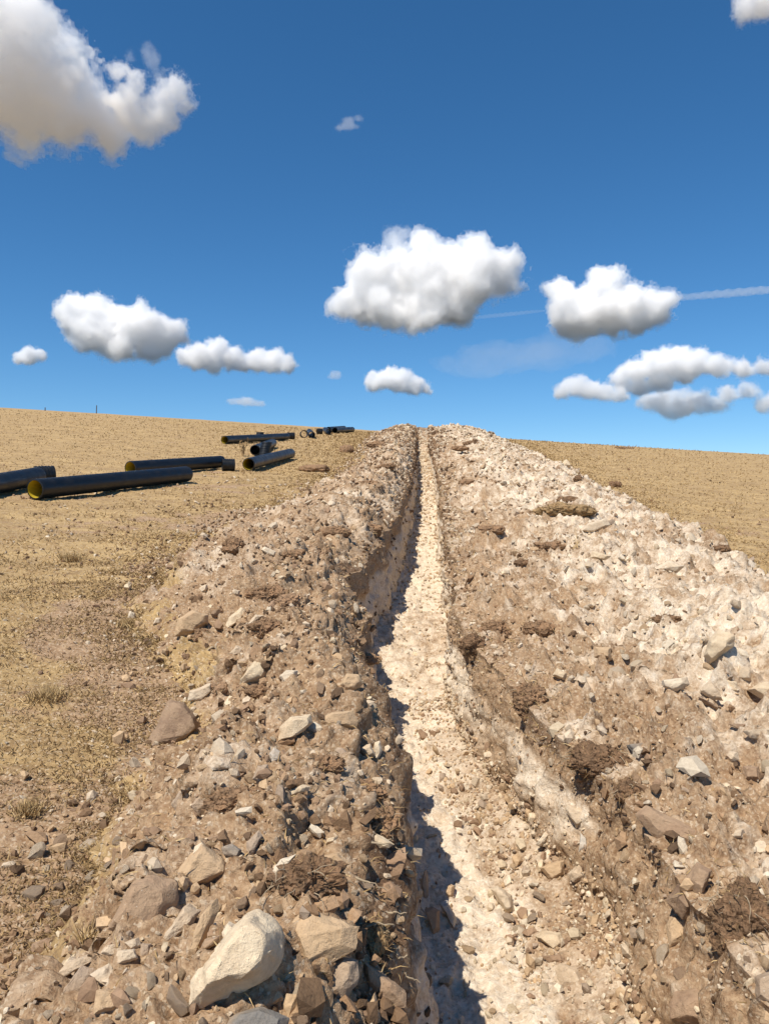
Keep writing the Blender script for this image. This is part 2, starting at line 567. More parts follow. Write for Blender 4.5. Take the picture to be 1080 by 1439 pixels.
tp = np.where((S == 1), .24 - .10 * sstep(9, 16, yy) + .8 * fbm(flat, 1.6, 4, 55) + .35 * (1 - sstep(0, .25, WL.repeat(N_COLS) - de)), tp)
tp = np.where((S >= 2) & (S <= 4), np.maximum(tp, sstep(60, 66, yy) * (.45 + cp)), tp)
tp = np.where((S == 5), (.38 + .22 * sstep(3.2, 5.5, yy)) * (.12 + .7 * fbm(flat, 1.1, 4, 56) + .5 * (1 - sstep(.02, .12, tFf))), tp)
mk[:, 2] = np.clip(tp, 0, 1)
mk[:, 0] *= live * (1) + (1 - live)
mk[yy > 120, 0] = .9

idx = np.arange(M_ROWS * N_COLS).reshape(M_ROWS, N_COLS)


def zone(name, a, b, r0=0, r1=None):
    """one stretch of the ground sheet between columns a and b; neighbours share their border"""
    r1 = r1 or M_ROWS
    sub = idx[r0:r1, a:b]
    V, A = flat2[sub.ravel()], mk[sub.ravel()]
    k = np.arange(sub.size).reshape(sub.shape)
    F = np.stack([k[:-1, :-1].ravel(), k[:-1, 1:].ravel(), k[1:, 1:].ravel(), k[1:, :-1].ravel()], 1)
    me = raw_mesh(name, V, F, M_GROUND, True, {'Mask': A})
    return link(name, me)


cB, cC, cD, cE, cF, cG = (sl[i].start for i in range(1, 7))
tag(zone('hillside', 0, cB + 1), kind='structure')
tag(zone('spoil_bank', cB, cC + 1), kind='structure')
tag(zone('trench_wall', cC, cD + 1), kind='structure')
tag(zone('trench_floor', cD, cE + 1), kind='structure')
tag(zone('trench_wall', cE, cF + 1), kind='structure')
tag(zone('spoil_bank', cF, cG + 1), kind='structure')
tag(zone('hillside', cG, N_COLS), kind='structure')

# picture position of every ground point, to find where a thing seen in the photograph rests
vis = (yy > 1.0) & (yy < 97) & (np.einsum('ij,ij->i', Nn.reshape(-1, 3), -flat2) > 0)
VI = np.nonzero(vis)[0]
GP = flat2[VI]
GU, GV = CX + FPX * GP[:, 0] / GP[:, 1], CY - FPX * GP[:, 2] / GP[:, 1]
GN = Nn.reshape(-1, 3)


def ground_at(px, py):
    """nearest ground point on the sight line through a photograph pixel, and the normal there"""
    for r in (3.0, 6.0, 12.0, 30.0):
        k = np.nonzero((np.abs(GU - px) < r) & (np.abs(GV - py) < r))[0]
        if len(k):
            dmin = GP[k, 1].min()
            k = k[GP[k, 1] < dmin * 1.06 + .05]
            j = k[np.argmin((GU[k] - px) ** 2 + (GV[k] - py) ** 2)]
            return Vector(GP[j]), Vector(GN[VI[j]])
    return None, None


print('terrain', round(time.time() - T0, 1), M_ROWS, N_COLS, M_ROWS * N_COLS * 2)

# ------------------------------------------------------------------ pipes
def ring_surface(V, F, prof, ax, side, up, o, seg=28, close=False):
    """revolve a profile of (distance along the axis, radius) about the axis; adds to V and F"""
    b = len(V)
    for (t, r) in prof:
        for k in range(seg):
            a = 2 * math.pi * k / seg
            V.append(o + ax * t + (side * math.cos(a) + up * math.sin(a)) * r)
    for i in range(len(prof) - 1):
        for k in range(seg):
            F.append((b + i * seg + k, b + i * seg + (k + 1) % seg, b + (i + 1) * seg + (k + 1) % seg, b + (i + 1) * seg + k))


def frame_of(ax):
    side = ax.cross(Vector((0, 0, 1))).normalized()
    return side, side.cross(ax).normalized()


def pydata(name, V, F, mat, smooth=True):
    me = bpy.data.meshes.new(name)
    me.from_pydata([tuple(v) for v in V], [], F)
    me.polygons.foreach_set('use_smooth', [smooth] * len(me.polygons))
    me.update()
    bm = bmesh.new()
    bm.from_mesh(me)
    bmesh.ops.recalc_face_normals(bm, faces=bm.faces)
    bm.to_mesh(me)
    bm.free()
    me.set_sharp_from_angle(angle=math.radians(35))
    me.materials.append(mat)
    return me


def pipe(a_px, b_px, rad, label, yellow=True, lift=0.0):
    """a pipe from the ground under pixel a (its near mouth) to the ground under pixel b"""
    a, _ = ground_at(*a_px)
    b, _ = ground_at(*b_px)
    a = a + Vector((0, 0, rad + lift))
    b = b + Vector((0, 0, rad + lift))
    rad = rad * .89
    ax = b - a
    ln = ax.length
    ax.normalize()
    side, up = frame_of(ax)
    root = bpy.data.objects.new('pipe', None)
    COL.objects.link(root)
    root.location = a - Vector((0, 0, rad))
    root.empty_display_size = .2
    tag(root, label, 'pipe', 'black pipes laid out on the hillside')
    o = Vector((0, 0, rad))
    ri = rad * .86
    V, F = [], []
    prof = [(0, rad * .93), (0.004, rad * .985)]
    n = int(ln / .12)
    for k in range(n + 1):
        t = .02 + (ln - .04) * k / n
        prof.append((t, rad * (1.0 - .006 * (k % 2))))
    prof += [(ln - .004, rad * .985), (ln, rad * .93), (ln, ri)]
    ring_surface(V, F, [(0, ri)] + prof, ax, side, up, o)
    link('outer_shell', pydata('outer_shell', V, F, M_PIPE), root)
    V, F = [], []
    ring_surface(V, F, [(.004, ri * 1.0), (.012, ri * .985), (.2, ri * .98), (ln - .2, ri * .98), (ln - .012, ri * .985), (ln - .004, ri * 1.0)], ax, side, up, o)
    link('inner_lining', pydata('inner_lining', V, F, M_YELLOW if yellow else M_PIPE), root)
    return root


def coupling(px, rad, ax, label, length=None, lift=0.0):
    """a short ribbed sleeve with an axis of its own, lying or standing on the ground"""
    p, _ = ground_at(*px)
    length = length or rad * 1.9
    ax = Vector(ax).normalized()
    if abs(ax.z) > .9: side, up = Vector((1, 0, 0)), Vector((0, 1, 0))
    else: side, up = frame_of(ax)
    root = bpy.data.objects.new('pipe_coupling', None)
    COL.objects.link(root)
    root.location = p
    tag(root, label, 'coupling', 'short pipe couplings on the hillside')
    o = (Vector((0, 0, length * .5)) if abs(ax.z) > .9 else Vector((0, 0, rad))) + Vector((0, 0, lift))
    h = length / 2
    V, F = [], []
    ring_surface(V, F, [(-h, rad * .86), (-h, rad), (-h * .82, rad), (-h * .8, rad * .95), (h * .8, rad * .95), (h * .82, rad), (h, rad), (h, rad * .86), (h * .1, rad * .85), (-h * .1, rad * .85), (-h, rad * .86)], ax, side, up, o)
    link('sleeve', pydata('sleeve', V, F, M_PIPE), root)
    for t in (-.5, -.17, .17, .5):
        V, F = [], []
        w = h * .10
        ring_surface(V, F, [(h * t - w, rad * .94), (h * t - w * .7, rad * 1.01), (h * t + w * .7, rad * 1.01), (h * t + w, rad * .94)], ax, side, up, o)
        link('rib', pydata('rib', V, F, M_PIPE), root)
    return root


pipe((-78, 708), (50, 681), .205, 'black pipe cut off by the left edge of the picture')
coupling((63, 678), .19, (.75, .6, .05), 'ribbed black coupling just beyond the big pipe with the yellow mouth', .36)
pipe((49, 705), (262, 678), .20, 'nearest long black pipe with a bright yellow lined mouth')
pipe((184, 672), (311, 657), .195, 'long black pipe lying right behind the nearest long one')
coupling((321, 661), .17, (.95, .3, .0), 'small black coupling on the grass between two pipes', .34)
pipe((347, 663), (411, 643), .20, 'black pipe with dark yellowish mouth below the weed')
pipe((360, 639), (383, 628), .22, 'short looking black pipe pointing uphill between two others', False)
coupling((372, 641), .20, (.2, .2, 1), 'upright black coupling leaning against the uphill pointing pipe', .55)
pipe((316, 622), (402, 617), .21, 'long black pipe lying farthest up behind the dry weed')
coupling((365, 621), .20, (.1, .2, 1), 'upright black coupling in front of the middle of the farthest long pipe', .5)
coupling((410, 617), .20, (.95, .3, .0), 'black coupling at the right end of the farthest long pipe', .42)
coupling((427, 613), .24, (.3, -1, .0), 'open black coupling ring up the hill with light showing through', .35)
pipe((440, 616), (434, 610), .24, 'dark pipe end facing downhill beside the open coupling ring', False)
coupling((449, 609), .22, (.95, .3, .0), 'dark coupling left of the stack of far pipes', .4)
pipe((461, 610), (455, 606.5), .24, 'far dark pipe mouth between coupling and crest stack', False)
pipe((470, 608), (494, 606), .26, 'far black pipe lying on the crest beside the spoil', False)
pipe((463, 606), (484, 604.5), .26, 'farthest black pipe, behind the others on the crest', False)

# ------------------------------------------------------------------ rocks traced one by one
C_CREAM, C_WHITE, C_TAN, C_BROWN = (.61, .495, .34), (.64, .545, .41), (.48, .34, .205), (.31, .205, .13)
C_DARK, C_GREY, C_SLATE, C_PALE, C_BLUE = (.20, .13, .085), (.36, .275, .20), (.20, .185, .165), (.555, .45, .325), (.52, .49, .43)
HULLS = {}


def hull_rock(name, poly, dist, thick, color, seed, crisp=1.0, front=.62, name_obj='rock'):
    """an angular stone with the given silhouette (metres, centred) and real depth: a hull, bevelled, roughened"""
    r = random.Random(seed)
    w = max(p[0] for p in poly) - min(p[0] for p in poly)
    h = max(p[1] for p in poly) - min(p[1] for p in poly)
    T = thick * (min(w, h) * .95 + max(w, h) * .25)
    bm = bmesh.new()
    ox, oz = r.uniform(-.22, .22) * w, r.uniform(-.05, .25) * h
    k1, k2 = front * r.uniform(.8, 1.1), r.uniform(.6, .85)
    for x, z in poly:
        bm.verts.new((x * r.uniform(.97, 1.03), r.uniform(-.06, .06) * T, z * r.uniform(.97, 1.03)))
        bm.verts.new((x * k1 + ox * (1 - k1), -T * .5 * r.uniform(.75, 1.1), z * k1 + oz * (1 - k1)))
        bm.verts.new((x * k2, T * .6, z * k2))
    res = bmesh.ops.convex_hull(bm, input=bm.verts)
    junk = [e for e in res['geom_interior'] if isinstance(e, bmesh.types.BMVert)] + [e for e in res['geom_unused'] if isinstance(e, bmesh.types.BMVert)]
    bmesh.ops.delete(bm, geom=list(set(junk)), context='VERTS')
    bmesh.ops.dissolve_limit(bm, angle_limit=math.radians(14), verts=bm.verts, edges=bm.edges)
    s = min(w, h)
    bmesh.ops.bevel(bm, geom=list(bm.edges), offset=s * .05, segments=2, affect='EDGES', profile=.6, clamp_overlap=True)
    bmesh.ops.triangulate(bm, faces=bm.faces)
    for _ in range(3):
        longe = [e for e in bm.edges if e.calc_length() > max(w, h) * .10]
        if not longe or len(bm.verts) > 1500: break
        bmesh.ops.subdivide_edges(bm, edges=longe, cuts=1, use_grid_fill=False)
        bmesh.ops.triangulate(bm, faces=bm.faces)
    bm.normal_update()
    co = np.array([v.co[:] for v in bm.verts])
    nr = np.array([v.normal[:] for v in bm.verts])
    q = co / s + seed * 3.1
    d = s * (.06 * fbm(q, 1.6, 3, 61) + .04 * fbm(q, 4.5, 3, 62) + .015 * fbm(q, 11, 2, 64) - .025 * np.clip(fbm(q, 2.6, 2, 63, billow=True) - .3, 0, 1))
    co2 = co + nr * d[:, None]
    for v, c in zip(bm.verts, co2): v.co = c
    me = bpy.data.meshes.new(name)
    bm.to_mesh(me)
    bm.free()
    me.polygons.foreach_set('use_smooth', [True] * len(me.polygons))
    me.set_sharp_from_angle(angle=math.radians(24))
    me.materials.append(M_ROCK)
    o = link(name_obj, me)
    o.color = (*color, 1)
    return o, T


def traced_rock(kind, color, label, pts, thick=.6, seat=.74, proud=.02, cat=None, group=None):
    xs, yp = [p[0] for p in pts], [p[1] for p in pts]
    cx, cy = (min(xs) + max(xs)) / 2, (min(yp) + max(yp)) / 2
    hh = max(yp) - min(yp)
    g, n = ground_at(cx, min(yp) + seat * hh)
    if g is None: print('no ground', label); return
    s = g.y / FPX
    poly = [((x - cx) * s, (cy - y) * s) for x, y in pts]
    seed = len(bpy.data.objects)
    o, T = hull_rock(kind, poly, g.y, thick, color, seed, name_obj=kind)
    ray = Vector(((cx - CX) / FPX, 1, -(cy - CY) / FPX))
    pitch = math.atan2(-ray.z, 1) if ray.z < 0 else 0
    yaw = -math.atan2(ray.x, 1)
    o.rotation_euler = (-pitch, 0, yaw)
    yd = g.y + T * .25 - T * (proud + (.16 if kind == 'boulder' else .05))
    o.location = ray * yd
    tag(o, label, cat or kind, group, 'thing')
    return o


ROCKS = [
 # lower left, along the foot of the left spoil bank
 ('boulder', (.69, .57, .40), 'big cream boulder at the bottom of the left bank, largest pale rock', [(266,1399),(269,1368),(309,1330),(343,1289),(362,1285),(384,1294),(398,1313),(398,1354),(381,1378),(357,1383),(281,1407)], .8),
 ('rock', C_TAN, 'flat tan slab with a dark stain, right of the big cream boulder', [(400,1301),(429,1282),(470,1299),(511,1304),(502,1335),(477,1346),(432,1363),(408,1320)], .35),
 ('rock', C_GREY, 'grey brown block standing under the stained tan slab', [(453,1361),(483,1344),(504,1354),(504,1385),(483,1405),(449,1419)], .5),
 ('rock', C_TAN, 'small tan triangular stone at the bottom, right of the grey brown block', [(504,1426),(528,1395),(535,1433),(520,1440)], .5),
 ('rock', C_BROWN, 'sloping brown slab on the trench edge at the bottom', [(504,1350),(572,1392),(572,1412),(540,1410),(512,1385)], .4),
 ('rock', C_TAN, 'tan block with a peaked top, above the rounded taupe rock', [(244,1227),(281,1179),(321,1214),(322,1232),(285,1240),(261,1251)], .6),
 ('boulder', C_BROWN, 'rounded taupe boulder with a white vein, on the grass edge', [(153,1296),(173,1258),(189,1239),(216,1232),(249,1245),(249,1272),(227,1293),(224,1307),(200,1312),(173,1307)], .55),
 ('rock', C_PALE, 'pale tilted stone right of the rounded taupe boulder', [(216,1325),(264,1272),(285,1285),(262,1312),(232,1330)], .5),
 ('rock', C_TAN, 'narrow leaning tan slab left of the big cream boulder', [(261,1344),(285,1285),(307,1265),(307,1285),(277,1347)], .4),
 ('rock', C_BROWN, 'small brown wedge resting on the shoulder of the cream boulder', [(276,1340),(288,1320),(312,1316),(312,1325)], .7),
 ('stone', C_WHITE, 'small white stone touching the top left of the cream boulder', [(309,1310),(322,1295),(333,1303),(328,1312),(313,1320)], .8),
 ('rock', C_BROWN, 'flat brown slab lying on top of the peaked tan block', [(281,1178),(316,1172),(326,1181),(304,1190)], .5),
 ('rock', C_SLATE, 'bluish slate piece tucked under the flat brown slab', [(310,1190),(326,1186),(340,1196),(333,1208),(314,1200)], .6),
 ('rock', C_GREY, 'grey brown stone standing upright between the tan block and dark sod', [(345,1203),(346,1183),(364,1167),(369,1176),(357,1200)], .6),
 ('stone', C_WHITE, 'whitish stone left of the dark crumbly sod', [(379,1224),(394,1208),(417,1202),(408,1214),(384,1231)], .6),
 ('rock', C_TAN, 'tan stone above the dark crumbly sod', [(441,1203),(477,1198),(497,1217),(470,1222),(449,1214)], .5),
 ('stone', C_CREAM, 'small cream stone above the tan stone by the dark sod', [(457,1186),(460,1178),(475,1175),(472,1184)], .8),
 ('rock', C_GREY, 'grey slate standing in the grass, left one of a leaning pair', [(240,1128),(251,1112),(273,1106),(271,1123),(261,1131),(257,1148),(250,1145)], .4),
 ('rock', C_GREY, 'grey slate standing in the grass, right one of a leaning pair', [(268,1131),(286,1109),(295,1118),(295,1138),(278,1145)], .4),
 ('rock', C_GREY, 'upright grey brown stone above the brown earth lump', [(355,1094),(362,1076),(377,1074),(381,1094),(372,1109)], .6),
 ('stone', C_BLUE, 'bluish white stone perched on the upright grey brown one', [(378,1058),(385,1051),(395,1056),(394,1068),(381,1074)], .7),
 ('stone', C_CREAM, 'cream stone with a notch right of the upright grey brown one', [(398,1124),(405,1112),(425,1102),(437,1106),(432,1114),(415,1118)], .6),
 ('boulder', (.23, .152, .10), 'dark brown pointed boulder standing alone on the grass edge', [(198,1056),(222,1005),(238,984),(258,990),(276,1010),(281,1032),(270,1043),(240,1056)], .6),
 ('rock', C_TAN, 'greyish tan block at the grassy foot of the left bank', [(246,893),(249,869),(270,855),(293,865),(292,878),(273,888),(267,897)], .8),
 ('rock', C_CREAM, 'cream leaning stone right of the greyish tan block', [(313,889),(322,866),(339,853),(346,858),(342,872),(325,881)], .6),
 ('rock', C_PALE, 'pale stone half under a brown earth lump, beside the cream leaning one', [(345,880),(359,863),(371,865),(353,883)], .6),
 ('rock', C_CREAM, 'yellowish cream block with a squared top in mid left bank', [(337,955),(345,941),(359,924),(376,924),(379,947),(371,958),(343,965)], .8),
 ('stone', C_WHITE, 'white stone right of the yellowish cream block', [(392,950),(402,941),(419,942),(417,952),(399,961)], .7),
 ('stone', C_PALE, 'pale rounded stone above the yellowish cream block', [(322,918),(333,906),(346,912),(340,921),(326,924)], .8),
 ('rock', C_PALE, 'pale flat stone up and right of the dark pointed boulder', [(263,984),(267,970),(296,961),(299,972),(282,987)], .5),
 ('rock', C_CREAM, 'wide cream rock half buried in the middle of the left bank', [(384,1044),(394,1021),(408,1007),(437,1004),(440,1016),(428,1030),(405,1041)], .7),
 ('rock', C_TAN, 'broad tan slab right of the half buried cream rock', [(442,1016),(465,1001),(497,998),(504,1013),(500,1024),(460,1024)], .45),
 ('rock', C_PALE, 'long pale ridge stone above the half buried cream rock', [(325,1013),(345,995),(396,985),(391,993),(350,1004),(330,1018)], .6),
 ('stone', C_WHITE, 'bone white splinter near the trench edge', [(521,1070),(531,1061),(526,1044),(534,1041),(537,1056),(531,1070)], .5),
 ('rock', C_PALE, 'pale stone left of the bone white splinter', [(503,1053),(520,1044),(528,1061),(514,1067)], .6),
 ('stone', C_WHITE, 'lone white stone lying on the grass left of the bank', [(176,872),(183,858),(190,862),(192,873)], .8),
 ('stone', C_WHITE, 'white pebble pair member left of the greyish tan block', [(215,877),(219,868),(226,868),(228,877)], .8),
 ('stone', C_PALE, 'small pale stone beside the hole in the straw tuft', [(76,996),(80,990),(88,992),(88,999)], .8),
 ('rock', C_GREY, 'grey brown stone sunk in the grass at the left edge', [(6,1010),(14,1003),(36,1005),(42,1012),(20,1014)], .5),
 ('stone', C_WHITE, 'white stone on bare soil above the taupe boulder', [(177,1144),(184,1136),(191,1139),(188,1147)], .8),
 ('stone', C_WHITE, 'white stone in the grass left of the slate pair', [(228,1145),(233,1139),(240,1142),(237,1147)], .8),
 ('rock', C_GREY, 'grey slab tipped up at lower left with a dark hollow below', [(66,1412),(95,1377),(114,1361),(138,1374),(122,1399),(86,1412)], .3),
 ('rock', C_PALE, 'pale slab leaning on the tipped grey slab', [(126,1366),(154,1355),(162,1374),(173,1396),(151,1388)], .35),
 ('rock', C_BLUE, 'chalky grey white rock in the lower left corner', [(9,1399),(22,1384),(54,1385),(65,1399),(54,1412),(24,1412)], .6),
 ('rock', C_TAN, 'tan block under the leaning pale slab', [(132,1420),(135,1390),(151,1390),(173,1404),(162,1420)], .7),
 ('rock', C_PALE, 'thin flat pale slab with shadow under it at lower left', [(85,1358),(95,1347),(122,1342),(160,1346),(119,1354),(92,1365)], .5),
 ('rock', C_PALE, 'broken pale stone below the taupe boulder, upper piece', [(173,1323),(195,1319),(200,1331),(186,1336)], .6),
 ('rock', C_PALE, 'broken pale stone below the taupe boulder, lower piece', [(162,1353),(165,1334),(189,1336),(195,1350)], .6),
 ('rock', C_GREY, 'greyish stone wedged right of the broken pale pieces', [(192,1350),(200,1326),(213,1328),(211,1350)], .6),
 ('rock', C_PALE, 'pale stone above the thin flat slab at lower left', [(142,1336),(151,1326),(168,1326),(173,1336),(159,1345)], .6),
 ('rock', C_BROWN, 'brown rounded stone in the grass at lower left', [(45,1336),(46,1323),(68,1318),(84,1328),(84,1340)], .7),
 ('rock', C_TAN, 'tan block right of the brown rounded stone', [(86,1342),(89,1331),(113,1330),(116,1340)], .7),
 ('rock', C_GREY, 'pointed grey stone left of the tipped grey slab', [(58,1385),(78,1363),(89,1377),(86,1388)], .6),
 ('rock', C_SLATE, 'blue grey rock cut by the bottom edge of the picture', [(309,1438),(329,1423),(367,1417),(408,1435),(400,1452),(320,1452)], .7),
 ('rock', C_TAN, 'tan stone under the right end of the cream boulder', [(367,1409),(370,1390),(391,1387),(401,1405),(377,1416)], .7),
 # in the trench
 ('rock', C_BLUE, 'bluish white stone catching the sun in the trench shadow', [(616,1271),(628,1266),(641,1290),(642,1313),(632,1300)], .6),
 ('rock', C_BROWN, 'brown stone touching the bluish white one in the trench shadow', [(596,1280),(606,1276),(618,1280),(618,1304),(610,1314)], .6),
 ('rock', C_GREY, 'grey stone upright in the deep trench shadow', [(591,1239),(597,1223),(601,1230),(602,1263),(596,1268)], .6),
 ('stone', C_TAN, 'tan stone at the edge of the trench shadow', [(624,1260),(630,1243),(639,1245),(636,1263)], .8),
 ('rock', C_PALE, 'pale block with a dark hollow on the trench floor', [(687,1251),(698,1245),(719,1257),(723,1280),(710,1282)], .7),
 ('rock', C_CREAM, 'cream stone with a shaded underside at the foot of the right wall', [(753,1319),(760,1310),(787,1310),(793,1325),(778,1335)], .7),
 ('rock', C_PALE, 'flat squarish pale stone lowest on the trench floor', [(778,1366),(784,1357),(810,1359),(821,1381),(813,1386),(787,1387)], .4),
 ('rock', C_BROWN, 'brown slab between the cream stone and the flat squarish one', [(760,1346),(787,1340),(793,1351),(772,1354)], .5),
 ('rock', C_TAN, 'tan pointed stone at the foot of the right trench wall', [(757,1221),(793,1207),(793,1227),(775,1239)], .6),
 ('rock', C_PALE, 'pale overhanging stone right of the tan pointed one', [(797,1230),(810,1215),(828,1215),(828,1230),(804,1240)], .6),
 ('stone', C_WHITE, 'little white stone left of the tan pointed one', [(751,1209),(757,1203),(766,1212),(757,1220)], .8),
 ('rock', C_WHITE, 'white block set high in the right trench wall', [(793,1139),(797,1132),(821,1137),(824,1154),(809,1163)], .6),
 ('stone', C_BLUE, 'bluish stone in the right wall below the white block', [(815,1171),(824,1177),(825,1192),(812,1198)], .5),
 ('stone', C_WHITE, 'whitish stone left of the white block in the right wall', [(752,1188),(768,1165),(778,1170),(760,1190)], .5),
 ('rock', C_DARK, 'dark angular rock jutting from the right wall with a crack above', [(934,1270),(955,1240),(969,1244),(991,1273),(958,1292)], .7),
 ('rock', C_TAN, 'tan stone just below the dark angular rock', [(934,1303),(943,1288),(966,1294),(966,1314),(940,1332)], .5),
 ('rock', C_BROWN, 'brown stone just above the dark angular rock', [(961,1240),(978,1212),(998,1221),(987,1238),(984,1262)], .6),
 ('boulder', C_BROWN, 'big greyish brown boulder at the bottom right', [(942,1419),(949,1402),(978,1391),(1001,1410),(1010,1425),(995,1437),(943,1437)], .7),
 ('boulder', C_BROWN, 'broad brown slab embedded in the top of the right wall', [(891,1151),(908,1136),(943,1148),(990,1166),(987,1192),(943,1186),(923,1183)], .35),
 ('rock', C_GREY, 'grey block at the right edge below the root mass', [(1061,1378),(1080,1367),(1095,1390),(1085,1416),(1063,1407)], .7),
 ('rock', C_TAN, 'tan block in the bottom right corner', [(1068,1440),(1072,1420),(1090,1418),(1092,1445)], .7),
 ('stone', C_CREAM, 'cream stone left of the grey block at the right edge', [(1043,1386),(1053,1368),(1057,1384)], .8),
 # right spoil bank
 ('rock', C_SLATE, 'dark slate chip on the right bank above the wall top', [(879,1048),(905,1042),(908,1052),(891,1061)], .4),
 ('rock', C_GREY, 'flat grey brown slab with a dark gap, right of the roots', [(952,1113),(955,1104),(978,1113),(975,1119)], .5),
 ('stone', C_PALE, 'thin pale chip below the flat grey brown slab', [(961,1139),(981,1137),(981,1142),(966,1145)], .6),
 ('rock', C_BROWN, 'brown block near the right edge above the root mass', [(1044,1099),(1044,1078),(1065,1075),(1068,1096)], .6),
 ('stone', C_PALE, 'round pale stone near the right edge of the right bank', [(1018,1064),(1024,1055),(1036,1057),(1037,1067),(1028,1073)], .6),
 ('stone', C_PALE, 'pale upright chip above the root mass', [(1025,1179),(1033,1166),(1045,1163),(1042,1177)], .6),
 ('rock', C_WHITE, 'white stone cut by the right edge above the root mass', [(1054,1183),(1077,1180),(1086,1198),(1060,1203)], .6),
 ('rock', C_WHITE, 'bright white wedge with a shaded underside on the right bank', [(929,958),(964,950),(968,961),(947,976),(932,967)], .7),
 ('rock', C_WHITE, 'white pointed rock below the dark shrubby sod', [(923,916),(938,898),(953,904),(950,918)], .7),
 ('boulder', C_CREAM, 'large two toned cream boulder on the right bank', [(988,924),(997,899),(1009,884),(1031,890),(1030,907),(997,936)], .7),
 ('rock', C_TAN, 'squared tan block in the middle of the right bank', [(834,925),(834,909),(858,909),(857,926)], .7),
 ('rock', C_CREAM, 'pale stone above the trench edge on the right bank', [(775,950),(782,939),(799,946),(793,957)], .7),
 ('boulder', C_CREAM, 'broad cream boulder at the right edge of the picture', [(1047,972),(1077,956),(1096,970),(1084,990)], .6),
 ('rock', C_PALE, 'pale slab left of the broad cream boulder', [(982,973),(997,955),(1006,970),(1015,984),(1000,984)], .5),
 ('rock', C_CREAM, 'cream block between the pale slab and the broad cream boulder', [(1012,952),(1033,957),(1039,972),(1018,975)], .6),
 ('rock', C_PALE, 'upright pale block below the two toned cream boulder', [(1034,958),(1039,935),(1056,940),(1056,956)], .7),
 ('rock', C_TAN, 'tan stone below the pale slabs near the right edge', [(990,1003),(1010,991),(1024,1003),(1008,1012)], .6),
 ('rock', C_DARK, 'dark thin slab lying flat near the right edge', [(1021,1018),(1050,1016),(1040,1026)], .5),
 ('rock', C_WHITE, 'long white slab at the right edge under the dark thin slab', [(1044,1030),(1080,1022),(1092,1035),(1055,1039)], .5),
 ('rock', C_DARK, 'dark narrow blade of stone among pale slabs', [(981,981),(1012,993),(1009,998),(990,990)], .6),
 ('stone', C_PALE, 'smooth pale stone high on the right bank', [(914,829),(922,821),(938,824),(936,832)], .7),
 ('rock', C_WHITE, 'white rock near the outer foot of the right bank', [(913,802),(940,787),(960,795),(950,805)], .6),
 ('rock', C_DARK, 'flat dark slab lying on brown soil right of the trench', [(702,834),(719,826),(737,832),(717,840)], .5),
 ('rock', C_CREAM, 'cream slab beside the grey soil patch on the right bank', [(828,784),(833,774),(858,781),(850,788)], .6),
 ('rock', C_WHITE, 'long whitish slab high on the right bank', [(811,749),(825,735),(850,728),(857,738),(835,749)], .5),
 ('stone', C_PALE, 'pale stone alone on brown soil far up the right bank', [(716,723),(722,713),(729,720),(724,729)], .7),
 ('rock', C_WHITE, 'white slab on the left bank near the dark upright clod', [(366,772),(372,768),(391,776),(388,783),(374,779)], .6),
 ('stone', C_PALE, 'pale stone among chips left of the mossy lumps', [(320,836),(328,828),(338,830),(336,838)], .7),
 ('stone', C_PALE, 'pale flat chip near the trench on the left bank', [(423,890),(428,884),(435,885),(432,892)], .7),
 ('rock', C_TAN, 'brown tan stone near the steep trench edge', [(476,962),(486,945),(505,948),(512,960),(500,972),(482,972)], .5),
]
for it in ROCKS:
    traced_rock(it[0], it[1], it[2], it[3], it[4], cat=it[0])

# ------------------------------------------------------------------ lumps of earth and sods with roots
def tube(V, F, pts, r0, r1, seg=5):
    b0 = len(V)
    n = len(pts)
    for i, p in enumerate(pts):
        t = (pts[min(i + 1, n - 1)] - pts[max(i - 1, 0)]).normalized()
        s = t.orthogonal().normalized()
        u = t.cross(s)
        r = r0 + (r1 - r0) * i / (n - 1)
        for k in range(seg):
            a = 2 * math.pi * k / seg
            V.append(p + (s * math.cos(a) + u * math.sin(a)) * r)
    for i in range(n - 1):
        for k in range(seg):
            F.append((b0 + i * seg + k, b0 + i * seg + (k + 1) % seg, b0 + (i + 1) * seg + (k + 1) % seg, b0 + (i + 1) * seg + k))
    F.append(tuple(b0 + k for k in range(seg))[::-1])
    F.append(tuple(b0 + (n - 1) * seg + k for k in range(seg)))


C_EARTH, C_SODDARK, C_EARTHTAN, C_STRAW = (.235, .15, .09), (.175, .11, .066), (.29, .19, .118), (.27, .187, .10)
_ico = {}


def ico(sub):
    if sub not in _ico:
        bm = bmesh.new()
        bmesh.ops.create_icosphere(bm, subdivisions=sub, radius=1)
        _ico[sub] = (np.array([v.co[:] for v in bm.verts]), np.array([[v.index for v in f.verts] for f in bm.faces]))
        bm.free()
    return _ico[sub]


